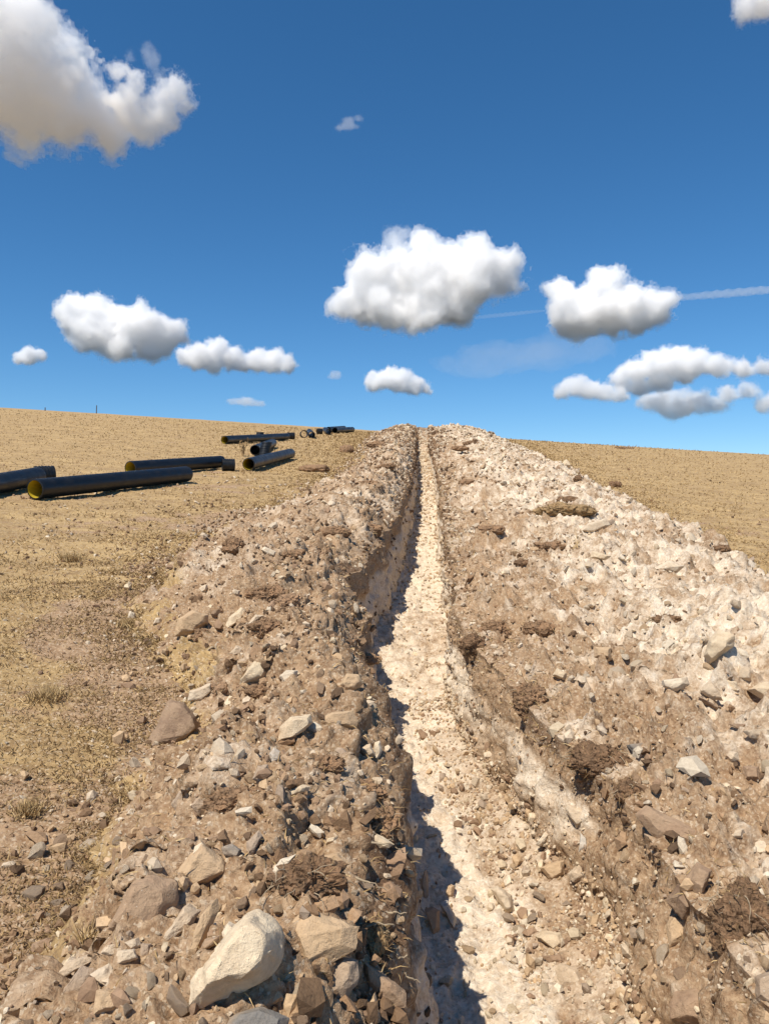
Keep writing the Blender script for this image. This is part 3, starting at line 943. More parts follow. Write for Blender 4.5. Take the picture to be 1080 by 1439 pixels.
def sod(px, py, w, h, color, label, roots=0, fuzz=0, flat_=.55, rough=1.0, name='earth_clod', cat='clod'):
    fuzz = int(fuzz * .35)
    if w > 30: w, h = w * 1.0, h * .80
    g, n = ground_at(px, py + .15 * h)
    if g is None: print('no ground', label); return
    s = g.y / FPX
    W, H = w * s, h * s
    sub = 5 if w > 45 else 4
    V, F = ico(sub)
    seed = len(bpy.data.objects)
    off = seed * 5.3
    D = (W + H) * .5 * flat_
    sc_ = np.array([W, D * 1.2, H]) / (W * D * 1.2 * H) ** (1 / 3)
    U = V * sc_ + off
    R0 = .95 + .5 * fbm(U, .9, 3, 71) + rough * (.15 * fbm(U, 2.4, 3, 72, billow=True) + .11 * chunks(U + .1 * np.stack([fbm(U, 2, 2, 76)] * 3, 1), 2.1, seed) + 0.07 * chunks(U, 4.6, seed + 1) + .04 * chunks(U, 9, seed + 2) + .03 * fbm(U, 22, 2, 75))
    Q = V * R0[:, None] * np.array([W * .5, D * .6, H * .5])
    me = raw_mesh(name, Q, F, M_SOD, True)
    me.set_sharp_from_angle(angle=math.radians(40))
    o = link(name, me)
    o.color = (*color, 1)
    ray = Vector(((px - CX) / FPX, 1, -(py - CY) / FPX))
    o.location = ray * (g.y + .24 * D)
    o.rotation_euler = (-math.atan2(-ray.z, 1) * .6, 0, -math.atan2(ray.x, 1))
    tag(o, label, cat, None, 'thing')
    r = random.Random(seed)
    if roots:
        V2, F2 = [], []
        for k in range(roots):
            a, e = r.uniform(0, 2 * math.pi), r.uniform(-.3, .9)
            d = Vector((math.cos(a) * W * .5, -abs(math.sin(a)) * D * .6, e * H * .45))
            p = d * .85
            ln = r.uniform(.25, .75) * max(W, H) * .7
            v = (d.normalized() + Vector((r.uniform(-.8, .8), r.uniform(-.6, .2), r.uniform(-.9, .3)))).normalized()
            pts = []
            for i in range(7):
                pts.append(p.copy())
                v = (v + Vector((r.uniform(-.4, .4), r.uniform(-.3, .3), r.uniform(-.45, .25)))).normalized()
                p = p + v * ln / 6
            tube(V2, F2, pts, .0016 + .0006 * g.y * .3, .0008)
        rm = bpy.data.meshes.new('roots')
        rm.from_pydata([tuple(v) for v in V2], [], F2)
        rm.materials.append(M_ROOT)
        c = link('roots', rm, o)
        tag(c, kind='stuff')
    if fuzz:
        k = rng.integers(0, len(Q), fuzz)
        base = Q[k]
        nd = V[k] * .5 + rng.normal(size=(fuzz, 3)) * .8
        nd /= np.linalg.norm(nd, axis=1)[:, None]
        ln = rng.uniform(.015, .05, fuzz) * (1 + g.y * .05)
        tip = base + nd * ln[:, None]
        sd = np.cross(nd, rng.normal(size=(fuzz, 3)))
        sd /= np.linalg.norm(sd, axis=1)[:, None]
        wd = .0009 + .00028 * g.y
        VV = np.stack([base - sd * wd, base + sd * wd, tip], 1).reshape(-1, 3)
        FF = np.arange(len(VV)).reshape(-1, 3)
        cc = np.array([(.25, .16, .085), (.38, .26, .13), (.16, .10, .055)])[rng.integers(0, 3, fuzz)]
        CC = np.concatenate([np.repeat(cc, 3, 0), np.ones((fuzz * 3, 1))], 1)
        f = link('rootlets', raw_mesh('rootlets', VV, FF, M_BLADE, False, {'Col': CC}), o)
        tag(f, kind='stuff')
    return o


SODS = [
 (432, 1238, 100, 74, C_SODDARK, 'dark crumbly sod with pale roots above the stained tan slab', 16, 500, .7, 1.2, 'sod', 'sod'),
 (330, 1128, 84, 50, C_EARTH, 'brown earth lump right of the standing slate pair', 0, 350, .6, 1.1),
 (527, 1322, 40, 56, C_STRAW, 'straw covered sod overhanging the trench at the bottom', 4, 700, .7, 1.0, 'sod', 'sod'),
 (536, 1162, 56, 66, C_EARTH, 'rooty sod hanging over the trench above the deep shadow', 8, 600, .7, 1.0, 'sod', 'sod'),
 (508, 1113, 72, 36, C_EARTH, 'brown mossy lump at the trench edge above the rooty sod', 0, 400, .6),
 (455, 1075, 58, 38, C_EARTH, 'brown mossy lump below the broad tan slab', 0, 300, .6),
 (1044, 1290, 84, 130, C_SODDARK, 'tall dark root mass on the top of the right wall', 16, 1500, .5, .9, 'sod', 'sod'),
 (836, 1068, 84, 60, C_SODDARK, 'dark root curtain above the white block in the right wall', 8, 1000, .5, .9, 'sod', 'sod'),
 (882, 1112, 36, 44, C_SODDARK, 'small dark root clump left of the embedded brown slab', 4, 500, .5, .9, 'sod', 'sod'),
 (742, 985, 48, 58, C_EARTH, 'dark sod hanging at the bend of the right trench wall', 5, 600, .5, 1.0, 'sod', 'sod'),
 (699, 886, 48, 36, C_EARTH, 'brown mossy sod on the right trench edge, left of its twin', 0, 500, .6, 1.1, 'sod', 'sod'),
 (756, 884, 44, 32, C_EARTH, 'brown mossy sod on the right bank, right of its twin', 0, 500, .6, 1.1, 'sod', 'sod'),
 (664, 905, 30, 32, C_SODDARK, 'dark clod tucked against the right trench edge', 0, 250, .6),
 (934, 878, 52, 34, C_SODDARK, 'dark shrubby sod with straw on the right bank', 6, 900, .7, 1.1, 'sod', 'sod'),
 (790, 718, 84, 26, C_STRAW, 'long grassy turf flap high on the right bank', 0, 800, .7, .8, 'sod', 'sod'),
 (797, 703, 32, 14, C_SODDARK, 'dark clod on top of the long grassy turf flap', 0, 150, .6),
 (776, 769, 60, 20, C_EARTH, 'dark earth ridge with twigs in the middle of the right bank', 5, 500, .6, 1.0, 'sod', 'sod'),
 (735, 792, 26, 14, C_SODDARK, 'small dark clod left below the dark earth ridge', 0, 150, .6),
 (326, 769, 32, 32, C_EARTH, 'upright dark clod at the far grassy foot of the left bank', 0, 200, .7),
 (290, 762, 18, 9, C_EARTH, 'small clod left of the upright dark clod', 0, 60, .7),
 (378, 838, 56, 40, C_EARTH, 'brown crumbly lump in the upper left bank, left one', 0, 350, .6, 1.2),
 (405, 846, 34, 28, C_EARTHTAN, 'rounder brown lump right beside the crumbly one', 0, 200, .7, 1.2),
 (374, 882, 46, 30, C_EARTH, 'brown lump covering the pale stone beside the cream leaning one', 0, 250, .6, 1.2),
 (283, 893, 22, 18, C_EARTH, 'small clod under the corner of the greyish tan block', 0, 120, .7, 1.2),
 (317, 968, 40, 36, C_EARTHTAN, 'rounded earth lump right of the pale flat stone', 0, 250, .7, 1.2),
 (362, 972, 34, 26, C_EARTH, 'clod just under the yellowish cream block', 0, 200, .6),
 (516, 926, 38, 24, C_EARTHTAN, 'crumbly clod on the steep left edge of the trench', 4, 250, .7, 1.2),
 (440, 660, 44, 16, C_EARTH, 'wedge shaped dark clod on the grass beside the far left bank', 0, 60, .8, .6),
 (486, 634, 22, 17, C_EARTH, 'squarish dark clod at the far left bank', 0, 40, .8, .5),
 (1012, 773, 24, 15, C_SODDARK, 'dark clod at the outer foot of the right bank', 0, 150, .8),
 (863, 682, 16, 14, C_SODDARK, 'dark upright clod on the pale grass beyond the right bank', 0, 60, .8),
 (812, 673, 15, 11, C_SODDARK, 'dark clod on the skyline side of the right bank', 0, 40, .8),
 (737, 655, 14, 7, C_SODDARK, 'far dark clod on white rubble near the crest', 0, 0, .8),
 (660, 624, 20, 9, C_SODDARK, 'dark clod near the crest on the right bank', 0, 0, .8),
 (646, 630, 24, 8, C_EARTH, 'brown clod just below the dark one near the crest', 0, 0, .8),
 (655, 680, 24, 12, C_EARTH, 'brown clod on the far right trench edge', 0, 80, .8),
 (690, 745, 34, 18, C_EARTH, 'brown clod above pale soil on the right bank', 0, 150, .7),
 (530, 625, 30, 9, C_EARTH, 'brown clod near the crest on the left bank', 0, 0, .7),
 (515, 680, 34, 12, C_EARTH, 'brown clod midway up the far left bank', 0, 80, .7),
 (545, 656, 26, 10, C_EARTH, 'brown clod near the trench on the far left bank', 0, 60, .7),
 (470, 748, 40, 20, C_EARTH, 'brown lump in pale chips on the left bank', 0, 200, .6),
 (520, 745, 34, 24, C_EARTH, 'brown lump at the trench edge beside pale chips', 0, 200, .6),
 (415, 780, 36, 18, C_EARTH, 'dark lump right of the white slab on the left bank', 0, 150, .6),
 (84, 980, 30, 12, C_SODDARK, 'dark upturned turf beside the yellow straw tuft', 0, 200, .7),
]
for s_ in SODS: sod(*s_)

# single dry roots poking out of the trench edge
ROOT_PX = [[(522,1184),(545,1184),(560,1192),(569,1198)], [(545,1282),(556,1283),(571,1283)], [(513,1303),(530,1298),(553,1299)], [(555,1328),(557,1346),(572,1344),(575,1352)], [(566,1363),(575,1372),(590,1381)], [(500,1232),(520,1240),(543,1251)], [(536,1178),(545,1180),(551,1181)]]
ROOT_LAB = ['longest pale dry root curving over the deep trench shadow', 'straight dry root over the shadow beside the straw covered sod', 'dry root lying along the top of the straw covered sod', 'hooked dry root with a bent tip low in the trench shadow', 'lowest dry root, above the sloping brown slab on the trench edge', 'dry root slanting across earth right of the dark crumbly sod', 'tiny pale root stub at the top of the deep trench shadow']
for pts, rlab in zip(ROOT_PX, ROOT_LAB):
    g, n = ground_at(*pts[0])
    s = g.y / FPX
    P3 = []
    for i, (x, y) in enumerate(pts):
        P3.append(Vector(((x - CX) / FPX, 1, -(y - CY) / FPX)) * (g.y - .02 - .015 * math.sin(i * 1.3)))
    fine = []
    for i in range(len(P3) - 1):
        for k in range(4): fine.append(P3[i].lerp(P3[i + 1], k / 4) + Vector((random.uniform(-1, 1), random.uniform(-1, 1), random.uniform(-1, 1))) * .004)
    fine.append(P3[-1])
    V, F = [], []
    tube(V, F, fine, .0042, .0016, 6)
    o = link('root', pydata('root', V, F, M_ROOT))
    tag(o, rlab, 'root', 'dry roots on the left trench edge', 'thing')

# ------------------------------------------------------------------ middling stones, each one an object
def unit_stone(seed, sub=3, dims=(1, 1, 1), planes=13):
    r = np.random.default_rng(seed)
    V, F = ico(sub)
    V = V.copy()
    for _ in range(planes):
        nrm = r.normal(size=3)
        nrm /= np.linalg.norm(nrm)
        d0 = r.uniform(.45, .8)
        t = V @ nrm - d0
        V -= np.maximum(t, 0)[:, None] * nrm
    V *= 1.25
    V += V * (.07 * fbm(V + seed, 2.2, 3, 81) + .035 * fbm(V + seed, 7, 2, 82))[:, None]
    return V * np.array(dims), F


stone_meshes = []
for k in range(10):
    dims = [(1, .8, .6), (1, .9, .4), (1, .7, .75), (1, .85, .3), (1, 1, .7)][k % 5]
    V, F = unit_stone(900 + k, 3, dims)
    me = raw_mesh('stone', V * .5, F, M_ROCK, True)
    me.set_sharp_from_angle(angle=math.radians(26))
    stone_meshes.append(me)

taken = [(sum(p[0] for p in it[3]) / len(it[3]), sum(p[1] for p in it[3]) / len(it[3]), max(p[0] for p in it[3]) - min(p[0] for p in it[3])) for it in ROCKS] + [(s_[0], s_[1], s_[2] * .8) for s_ in SODS]
MID = [  # count, picture area, size range in photo pixels, colours, label, group
 (34, (330, 690, 575, 860), (9, 17), (C_PALE, C_WHITE, C_TAN), 'small pale stone in the chips on the far half of the left bank', 'small stones on the far half of the left bank'),
 (38, (255, 850, 545, 1110), (10, 22), (C_PALE, C_TAN, C_CREAM, C_BROWN), 'small tan or pale stone in the earth of the middle left bank', 'small stones on the middle left bank'),
 (60, (40, 1180, 560, 1439), (14, 50), (C_TAN, C_PALE, C_GREY, C_BROWN), 'small tan or grey stone at the near end of the left bank', 'small stones at the near end of the left bank'),
 (44, (780, 850, 1080, 1120), (11, 32), (C_CREAM, C_PALE, C_WHITE, C_TAN), 'small pale stone in the rubble of the near right bank', 'small stones on the near right bank'),
 (38, (660, 640, 1000, 850), (8, 17), (C_WHITE, C_PALE, C_CREAM, C_TAN), 'small whitish stone in the rubble of the far right bank', 'small stones on the far right bank'),
 (30, (600, 1040, 860, 1439), (10, 22), (C_PALE, C_TAN, C_CREAM, C_GREY), 'small pale stone on the rubbly trench floor or wall foot', 'small stones in the trench'),
 (22, (860, 1120, 1080, 1439), (10, 30), (C_TAN, C_BROWN, C_PALE), 'small brown stone sticking out of the right trench wall', 'small stones in the right trench wall'),
 (20, (0, 720, 250, 1180), (5, 11), (C_PALE, C_WHITE, C_GREY), 'small stone lying on the dead grass left of the bank', 'small stones on the dead grass'),
]
rr = random.Random(5)
mids = []
CNAME = {C_PALE: 'pale', C_WHITE: 'whitish', C_TAN: 'tan', C_CREAM: 'cream', C_BROWN: 'brown', C_GREY: 'greyish'}
for cnt, (x0, y0, x1, y1), (s0, s1), cols, lab, grp in MID:
    done = tries = 0
    while done < cnt and tries < cnt * 25:
        tries += 1
        x, y = rr.uniform(x0, x1), rr.uniform(y0, y1)
        sz = s0 + (s1 - s0) * rr.random() ** 2.2
        if any((x - a) ** 2 + (y - b) ** 2 < (c * .5 + sz * .6) ** 2 for a, b, c in taken): continue
        g, n = ground_at(x, y)
        if g is None: continue
        col = g.x - float(np.interp(g.y, ys, L))
        if 'left bank' in lab and (col > -.03 or col < -float(np.interp(g.y, ys, WL)) - .2): continue
        if 'right bank' in lab and (g.x < float(np.interp(g.y, ys, R)) + .05 or g.x > float(np.interp(g.y, ys, R + WR))): continue
        if 'trench floor' in lab and (col < .05 or g.x > float(np.interp(g.y, ys, R))): continue
        if 'dead grass' in lab and col > -float(np.interp(g.y, ys, WL)): continue
        o = link('stone', stone_meshes[rr.randrange(10)])
        k = sz * g.y / FPX
        o.scale = (k, k * rr.uniform(.7, 1), k * rr.uniform(.7, 1.1))
        q = n.to_track_quat('Z', 'Y').to_matrix() @ Matrix.Rotation(rr.uniform(0, 6.28), 3, 'Z') @ Matrix.Rotation(rr.gauss(0, .35), 3, 'X')
        o.rotation_euler = q.to_euler()
        o.location = g + n * k * .10
        c = cols[rr.randrange(len(cols))]
        f = rr.uniform(.78, 1.06)
        o.color = (c[0] * f, c[1] * f, c[2] * f, 1)
        tag(o, lab, 'stone', grp, 'thing')
        taken.append((x, y, sz))
        mids.append((o, x, y, sz, CNAME[c]))
        done += 1
CUT = {'with', 'at', 'in', 'of', 'on', 'by', 'under', 'beside', 'left', 'right', 'above', 'below', 'near', 'and', 'lying', 'standing', 'hanging', 'over', 'between', 'touching',
       'resting', 'leaning', 'half', 'high', 'midway', 'jutting', 'set', 'cut', 'up', 'along', 'tucked', 'perched', 'catching', 'embedded', 'overhanging', 'tipped', 'wedged', 'just', 'alone', 'sunk'}
heroes = [(it[2], sum(p[0] for p in it[3]) / len(it[3]), sum(p[1] for p in it[3]) / len(it[3])) for it in ROCKS] + [(s_[5], s_[0], s_[1]) for s_ in SODS]


def short(lab):
    w = lab.split(',')[0].split()
    cuts = [k for k in range(2, len(w)) if w[k] in CUT and w[k - 1] not in CUT and w[k - 1] not in ('the', 'a', 'an', 'one')] + [len(w)]
    good = [k for k in cuts if k <= 9]
    return ' '.join(w[:max(good) if good else 9])


def fit(pre, lab):
    w = (pre + ' ' + lab).split()
    while len(w) > 16 or w[-1] in CUT or w[-1] in ('the', 'a', 'an'): w.pop()
    return ' '.join(w)


named = {}
for o, x, y, sz, cn in mids:
    lab, hx, hy = min(heroes, key=lambda h_: (h_[1] - x) ** 2 + ((h_[2] - y) * 1.3) ** 2)
    dx, dy = x - hx, y - hy
    where = ('right of' if dx > 0 else 'left of') if abs(dx) > 2.2 * abs(dy) else ('below' if dy > 0 else 'above') if abs(dy) > 2.2 * abs(dx) else ('below and ' if dy > 0 else 'above and ') + ('right of' if dx > 0 else 'left of')
    named.setdefault('%s stone %s the %s' % (cn, where, short(lab)), []).append((sz, o))
for lab, os_ in named.items():
    os_.sort(key=lambda t: -t[0])
    pre = {1: ['small'], 2: ['larger', 'smaller'], 3: ['largest', 'middle sized', 'smallest'], 4: ['largest', 'second largest', 'third largest', 'smallest']}.get(len(os_), ['small'] * len(os_))
    for k, (sz, o) in enumerate(os_): o['label'] = fit(pre[k], lab)
print('rocks', round(time.time() - T0, 1))

# ------------------------------------------------------------------ fine rubble, crumbs of soil, dead grass
def sample(cols, n, ymin, ymax, wpow=1.0):
    """random points on the ground sheet between two columns: position, normal, mask, flat index"""
    r0, r1 = np.searchsorted(ys, ymin), np.searchsorted(ys, ymax)
    r = rng.uniform(r0, r1 - 1.001, n)
    c = rng.uniform(cols[0], cols[1] - 1.001, n)
    i, j = r.astype(int), c.astype(int)
    fr, fc = (r - i)[:, None], (c - j)[:, None]
    p = (P[i, j] * (1 - fr) + P[i + 1, j] * fr) * (1 - fc) + (P[i, j + 1] * (1 - fr) + P[i + 1, j + 1] * fr) * fc
    return p, Nn[i, j], mk.reshape(M_ROWS, N_COLS, 4)[i, j]


def in_view(p, pad=1.15):
    return (np.abs(p[:, 0] / np.maximum(p[:, 1], .1)) < .5 * pad + .4 / np.maximum(p[:, 1], .5)) & (p[:, 1] > 1.2)


def rot_matrices(n):
    q = rng.normal(size=(n, 4))
    q /= np.linalg.norm(q, axis=1)[:, None]
    w, x, y, z = q.T
    return np.stack([np.stack([1 - 2 * (y * y + z * z), 2 * (x * y - z * w), 2 * (x * z + y * w)], 1),
                     np.stack([2 * (x * y + z * w), 1 - 2 * (x * x + z * z), 2 * (y * z - x * w)], 1),
                     np.stack([2 * (x * z - y * w), 2 * (y * z + x * w), 1 - 2 * (x * x + y * y)], 1)], 1)


def litter(name, p, nrm, size, colors, mat, sub=1, sink=.15, seed=0, rough=.25, aniso=(1, .8, .6), smooth=False):
    """many little stones or crumbs as one mesh"""
    n = len(p)
    protos = []
    r = np.random.default_rng(seed)
    for k in range(8):
        V, F = unit_stone(seed + k, sub, (1, 1, 1), 9)
        if rough > .3: V = V * (1 + r.normal(size=(len(V), 1)) * .22)
        protos.append(V)
    F = ico(sub)[1]
    which = rng.integers(0, 8, n)
    base = np.array(protos)[which]
    sc = np.array(aniso)[None, :] * rng.uniform(.75, 1.25, (n, 3))
    Rm = rot_matrices(n)
    V = np.einsum('nij,nvj->nvi', Rm, base * sc[:, None, :]) * (size * .5)[:, None, None]
    V = V + (p + nrm * (size * (.5 * min(aniso) - sink))[:, None])[:, None, :]
    nv = base.shape[1]
    FF = (F[None] + (np.arange(n) * nv)[:, None, None]).reshape(-1, 3)
    C = np.concatenate([np.repeat(colors, nv, 0), np.ones((n * nv, 1))], 1)
    o = link(name, raw_mesh(name, V.reshape(-1, 3), FF, mat, smooth, {'Col': C}))
    tag(o, kind='stuff')
    return o


STONE_PAL = np.array([C_PALE, C_TAN, C_CREAM, C_WHITE, C_BROWN, C_GREY])


def palette(n, w):
    k = rng.choice(len(STONE_PAL), n, p=np.array(w) / sum(w))
    return STONE_PAL[k] * rng.uniform(.8, 1.15, (n, 1))


def sizes(p, lo, hi, power=2.6, far=.0042):
    n = len(p)
    u = rng.random(n)
    s = lo * (1 - u * (1 - (lo / hi) ** (power - 1))) ** (-1 / (power - 1))
    return np.maximum(s, far * p[:, 1] * rng.uniform(.7, 1.3, n))


def strew(name, cols, n, ymin, ymax, lo, hi, w, keep=None, **kw):
    p, nr, m = sample(cols, n, ymin, ymax)
    ok = in_view(p)
    if keep is not None: ok &= rng.random(n) < keep(p, m)
    p, nr, m = p[ok], nr[ok], m[ok]
    return litter(name, p, nr, sizes(p, lo, hi), palette(len(p), w), M_RUBBLE, **kw)


patch = lambda p, f, s: sstep(-.25, .35, fbm(p, f, 3, s))
strew('rubble', (cB - 12, cC), 16000, 1.3, 80, .010, .13, (4, 5, 2, .8, 4, .8), lambda p, m: .2 + .8 * np.maximum(patch(p, 1.1, 91), m[:, 1]), seed=100)
strew('rubble', (cF, cG + 3), 28000, 1.5, 85, .014, .16, (5, 3, 3, 3, 1.2, 1), lambda p, m: .12 + .88 * np.clip(m[:, 1] * 1.3, 0, 1) * patch(p, .8, 92), seed=200)
strew('rubble', (cD - 8, cE + 14), 5500, 3.0, 66, .010, .06, (6, 3, 3, 3, 1, 1), lambda p, m: .3 + .7 * patch(p, 1.4, 93), seed=300)
strew('rubble', (cD + 22, cE + 16), 5000, 3.0, 7.5, .012, .09, (4, 5, 2, 1.5, 4, .6), lambda p, m: .2 + .8 * patch(p, 2.0, 88), seed=350)
strew('rubble', (cE, cF), 3000, 2.0, 14, .008, .05, (4, 5, 2, 2, 4, 2), lambda p, m: .4 * np.ones(len(p)), seed=400, sink=.05)
strew('pebbles', (40, cB), 2600, 1.6, 20, .008, .05, (4, 3, 1, 2.5, 3, 3), lambda p, m: .15 + .85 * patch(p, .9, 94), seed=500)

SOILPAL = np.array([(.27, .17, .098), (.19, .12, .07), (.34, .225, .135), (.14, .09, .055)])


def crumbs(name, cols, n, ymin, ymax, lo, hi, keep, seed):
    p, nr, m = sample(cols, n, ymin, ymax)
    ok = in_view(p) & (rng.random(n) < keep(p, m))
    p, nr, m = p[ok], nr[ok], m[ok]
    c = SOILPAL[rng.integers(0, 4, len(p))] * rng.uniform(.8, 1.2, (len(p), 1))
    return litter(name, p, nr, sizes(p, lo, hi, 2.4), c, M_CLOD, sub=1, seed=seed, rough=.5, aniso=(1, .9, .75), sink=.2)


crumbs('soil_crumbs', (cB - 10, cD), 24000, 1.3, 70, .014, .085, lambda p, m: np.clip(.2 + m[:, 2] * 1.4, 0, 1) * patch(p, 1.3, 95), 600)
crumbs('soil_crumbs', (cE + 26, cF + 150), 20000, 1.6, 70, .014, .085, lambda p, m: np.clip(.12 + m[:, 2] * 1.2 + .7 * (.5 - m[:, 1]), 0, 1) * patch(p, 1.0, 96), 700)
crumbs('soil_crumbs', (cG, N_COLS - 30), 500, 5, 40, .010, .05, lambda p, m: .3 * patch(p, .6, 89), 850)
crumbs('soil_crumbs', (40, cB), 4000, 1.6, 15, .010, .06, lambda p, m: patch(p, 1.0, 97), 800)


def blades(name, cols, n, ymin, ymax, keep, length, up, pal, seed, wid=.0011):
    p, nr, m = sample(cols, n, ymin, ymax)
    ok = in_view(p) & (rng.random(n) < keep(p, m))
    p, nr = p[ok], nr[ok]
    k = len(p)
    dist = p[:, 1]
    v = rng.normal(size=(k, 3)) * np.array([1, 1, .25])
    v += nr * rng.uniform(up[0], up[1], (k, 1))
    v /= np.linalg.norm(v, axis=1)[:, None]
    ln = rng.uniform(length[0], length[1], k) * (1 + dist * .035)
    tip = p + v * ln[:, None]
    mid_ = p + v * ln[:, None] * .5 + np.array([0, 0, 1]) * ln[:, None] * .12
    sd = np.cross(v, rng.normal(size=(k, 3)))
    sd /= np.maximum(np.linalg.norm(sd, axis=1), 1e-6)[:, None]
    w = (wid + .00042 * dist)[:, None]
    V = np.stack([p - sd * w, p + sd * w, mid_ - sd * w * .7, mid_ + sd * w * .7, tip], 1).reshape(-1, 3)
    b = (np.arange(k) * 5)[:, None]
    F = np.concatenate([b + np.array([0, 1, 3]), b + np.array([0, 3, 2]), b + np.array([2, 3, 4])], 0)
    pal = np.array(pal)
    c = pal[rng.integers(0, len(pal), k)] * rng.uniform(.8, 1.2, (k, 1))
    C = np.concatenate([np.repeat(c, 5, 0), np.ones((k * 5, 1))], 1)
    o = link(name, raw_mesh(name, V, F, M_BLADE, False, {'Col': C}))
    return tag(o, kind='stuff')


STRAW = [(.49, .35, .17), (.42, .29, .135), (.55, .405, .215), (.36, .24, .115), (.41, .285, .135), (.26, .17, .08)]
OLIVE = [(.34, .235, .11), (.28, .185, .09), (.42, .29, .14), (.23, .15, .075)]
tuftp = lambda p, f, s, a=-.1, b=.3: sstep(a, b, fbm(p, f, 3, s))
blades('dead_grass', (0, cB + 8), 420000, 1.5, 75, lambda p, m: (.2 + .8 * tuftp(p, 1.6, 98)) * np.clip(m[:, 0] + .1, 0, 1) * (.35 + .65 * sstep(2.5, 6, p[:, 1])), (.015, .05), (.1, .9), STRAW, 1)
blades('scrub_grass', (30, cB + 4), 130000, 1.5, 9, lambda p, m: tuftp(p, 2.2, 99, -.3, .15), (.010, .034), (.2, 1.3), OLIVE, 2)
blades('dead_grass', (cG - 4, N_COLS), 150000, 5, 85, lambda p, m: (.25 + .75 * tuftp(p, 1.2, 90)) * np.clip(m[:, 0] + .1, 0, 1), (.02, .06), (.1, .8), STRAW, 3)
blades('root_fibres', (cB, cD - 18), 9000, 1.4, 20, lambda p, m: np.clip(m[:, 2] * 1.5, 0, 1), (.015, .06), (.0, .6), OLIVE + STRAW[:3], 4)
blades('root_fibres', (cE + 30, cF + 40), 9000, 1.8, 25, lambda p, m: np.clip(m[:, 2] * 1.5, 0, 1), (.015, .06), (.0, .6), OLIVE + STRAW[:3], 5)


# tufts and stalks that stand out one by one
def tuft(px, py, hpx, n, spread, pal, label, name='grass_tuft', cat='grass tuft', up=1.0):
    g, nr = ground_at(px, py)
    s = g.y / FPX
    H = hpx * s
    p = np.array(g)[None] + rng.normal(size=(n, 3)) * np.array([spread * H, spread * H, .0])
    v = rng.normal(size=(n, 3)) * np.array([.5, .5, .1]) + np.array([0, 0, up])
    v /= np.linalg.norm(v, axis=1)[:, None]
    ln = H * rng.uniform(.4, 1.1, n)
    sd = np.cross(v, rng.normal(size=(n, 3)))
    sd /= np.linalg.norm(sd, axis=1)[:, None]
    w = .0012 + .00035 * g.y
    tip, mid_ = p + v * ln[:, None] + rng.normal(size=(n, 3)) * H * .1, p + v * ln[:, None] * .55
    V = np.stack([p - sd * w, p + sd * w, mid_ - sd * w * .8, mid_ + sd * w * .8, tip], 1).reshape(-1, 3) - np.array(g)
    b = (np.arange(n) * 5)[:, None]
    F = np.concatenate([b + np.array([0, 1, 3]), b + np.array([0, 3, 2]), b + np.array([2, 3, 4])], 0)
    c = np.array(pal)[rng.integers(0, len(pal), n)] * rng.uniform(.85, 1.15, (n, 1))
    C = np.concatenate([np.repeat(c, 5, 0), np.ones((n * 5, 1))], 1)
    o = link(name, raw_mesh(name, V, F, M_BLADE, False, {'Col': C}))
    o.location = g
    return tag(o, label, cat, None, 'thing')


tuft(66, 984, 26, 260, .45, STRAW[:3], 'bleached yellow straw tuft beside a dark hole in the turf')
tuft(124, 1326, 40, 60, .12, STRAW[:3], 'upright bunch of dry stalks above the thin flat pale slab')
tuft(45, 1145, 26, 260, .32, STRAW[:4], 'yellow grass tuft near the left edge')
tuft(100, 785, 14, 260, .6, STRAW[:4], 'low yellow grass patch on the upper left slope')
tuft(178, 880, 14, 260, .6, STRAW[:4], 'yellow grass fringe below the lone white stone')
tuft(186, 1120, 22, 120, .5, STRAW[:4], 'yellowish tuft on dark soil above the taupe boulder')
tuft(808, 772, 34, 8, .05, STRAW[:2], 'single tall dry stalk on the right bank')
tuft(874, 630, 6, 120, 1.2, [(.30, .19, .12)], 'reddish brown bush on the right skyline', 'bush', 'bush', .6)


def weed():
    g, _ = ground_at(341, 641)
    s = g.y / FPX
    V, F = [], []
    r = random.Random(3)
    for k in range(9):
        v = Vector((r.uniform(-.35, .35), r.uniform(-.3, .3), 1)).normalized()
        p, pts = Vector((r.uniform(-.05, .05), 0, 0)), []
        ln = r.uniform(10, 27) * s
        for i in range(6):
            pts.append(p.copy())
            v = (v + Vector((r.uniform(-.12, .12), r.uniform(-.12, .12), .05))).normalized()
            p = p + v * ln / 5
        tube(V, F, pts, .02, .008, 4)
        for i in (2, 3, 4, 5):
            d = Vector((r.uniform(-1, 1), r.uniform(-1, 1), 1)).normalized()
            tube(V, F, [pts[i], pts[i] + d * ln * .10, pts[i] + d * ln * .16], .014, .02, 4)
    o = link('dry_weed', pydata('dry_weed', V, F, M_STALK, False))
    o.location = g
    tag(o, 'tall brown dry weed standing on the grass by the far pipes', 'weed', None, 'thing')


weed()


def stake(px, py, hpx, label):
    g, _ = ground_at(px, py)
    s = g.y / FPX
    H, w = hpx * s, 1.0 * s
    bm = bmesh.new()
    rings = []
    for z, k in ((-.1, 1), (H * .5, .95), (H * .93, .9), (H, .25)):
        rings.append([bm.verts.new((w * k * a + z * .03, w * k * b, z)) for a, b in ((-.5, -.5), (.5, -.5), (.5, .5), (-.5, .5))])
    for a, b in zip(rings, rings[1:]):
        for k in range(4): bm.faces.new((a[k], a[(k + 1) % 4], b[(k + 1) % 4], b[k]))
    bm.faces.new(rings[-1])
    me = bpy.data.meshes.new('stake')
    bm.to_mesh(me)
    bm.free()
    me.materials.append(M_WOOD)
    o = link('stake', me)
    o.location = g
    tag(o, label, 'stake', 'stakes on the left skyline', 'thing')


stake(133, 580, 12, 'thin dark stake standing up on the left skyline')
stake(63, 576, 5, 'short dark stub on the skyline left of the thin stake')
print('litter', round(time.time() - T0, 1))

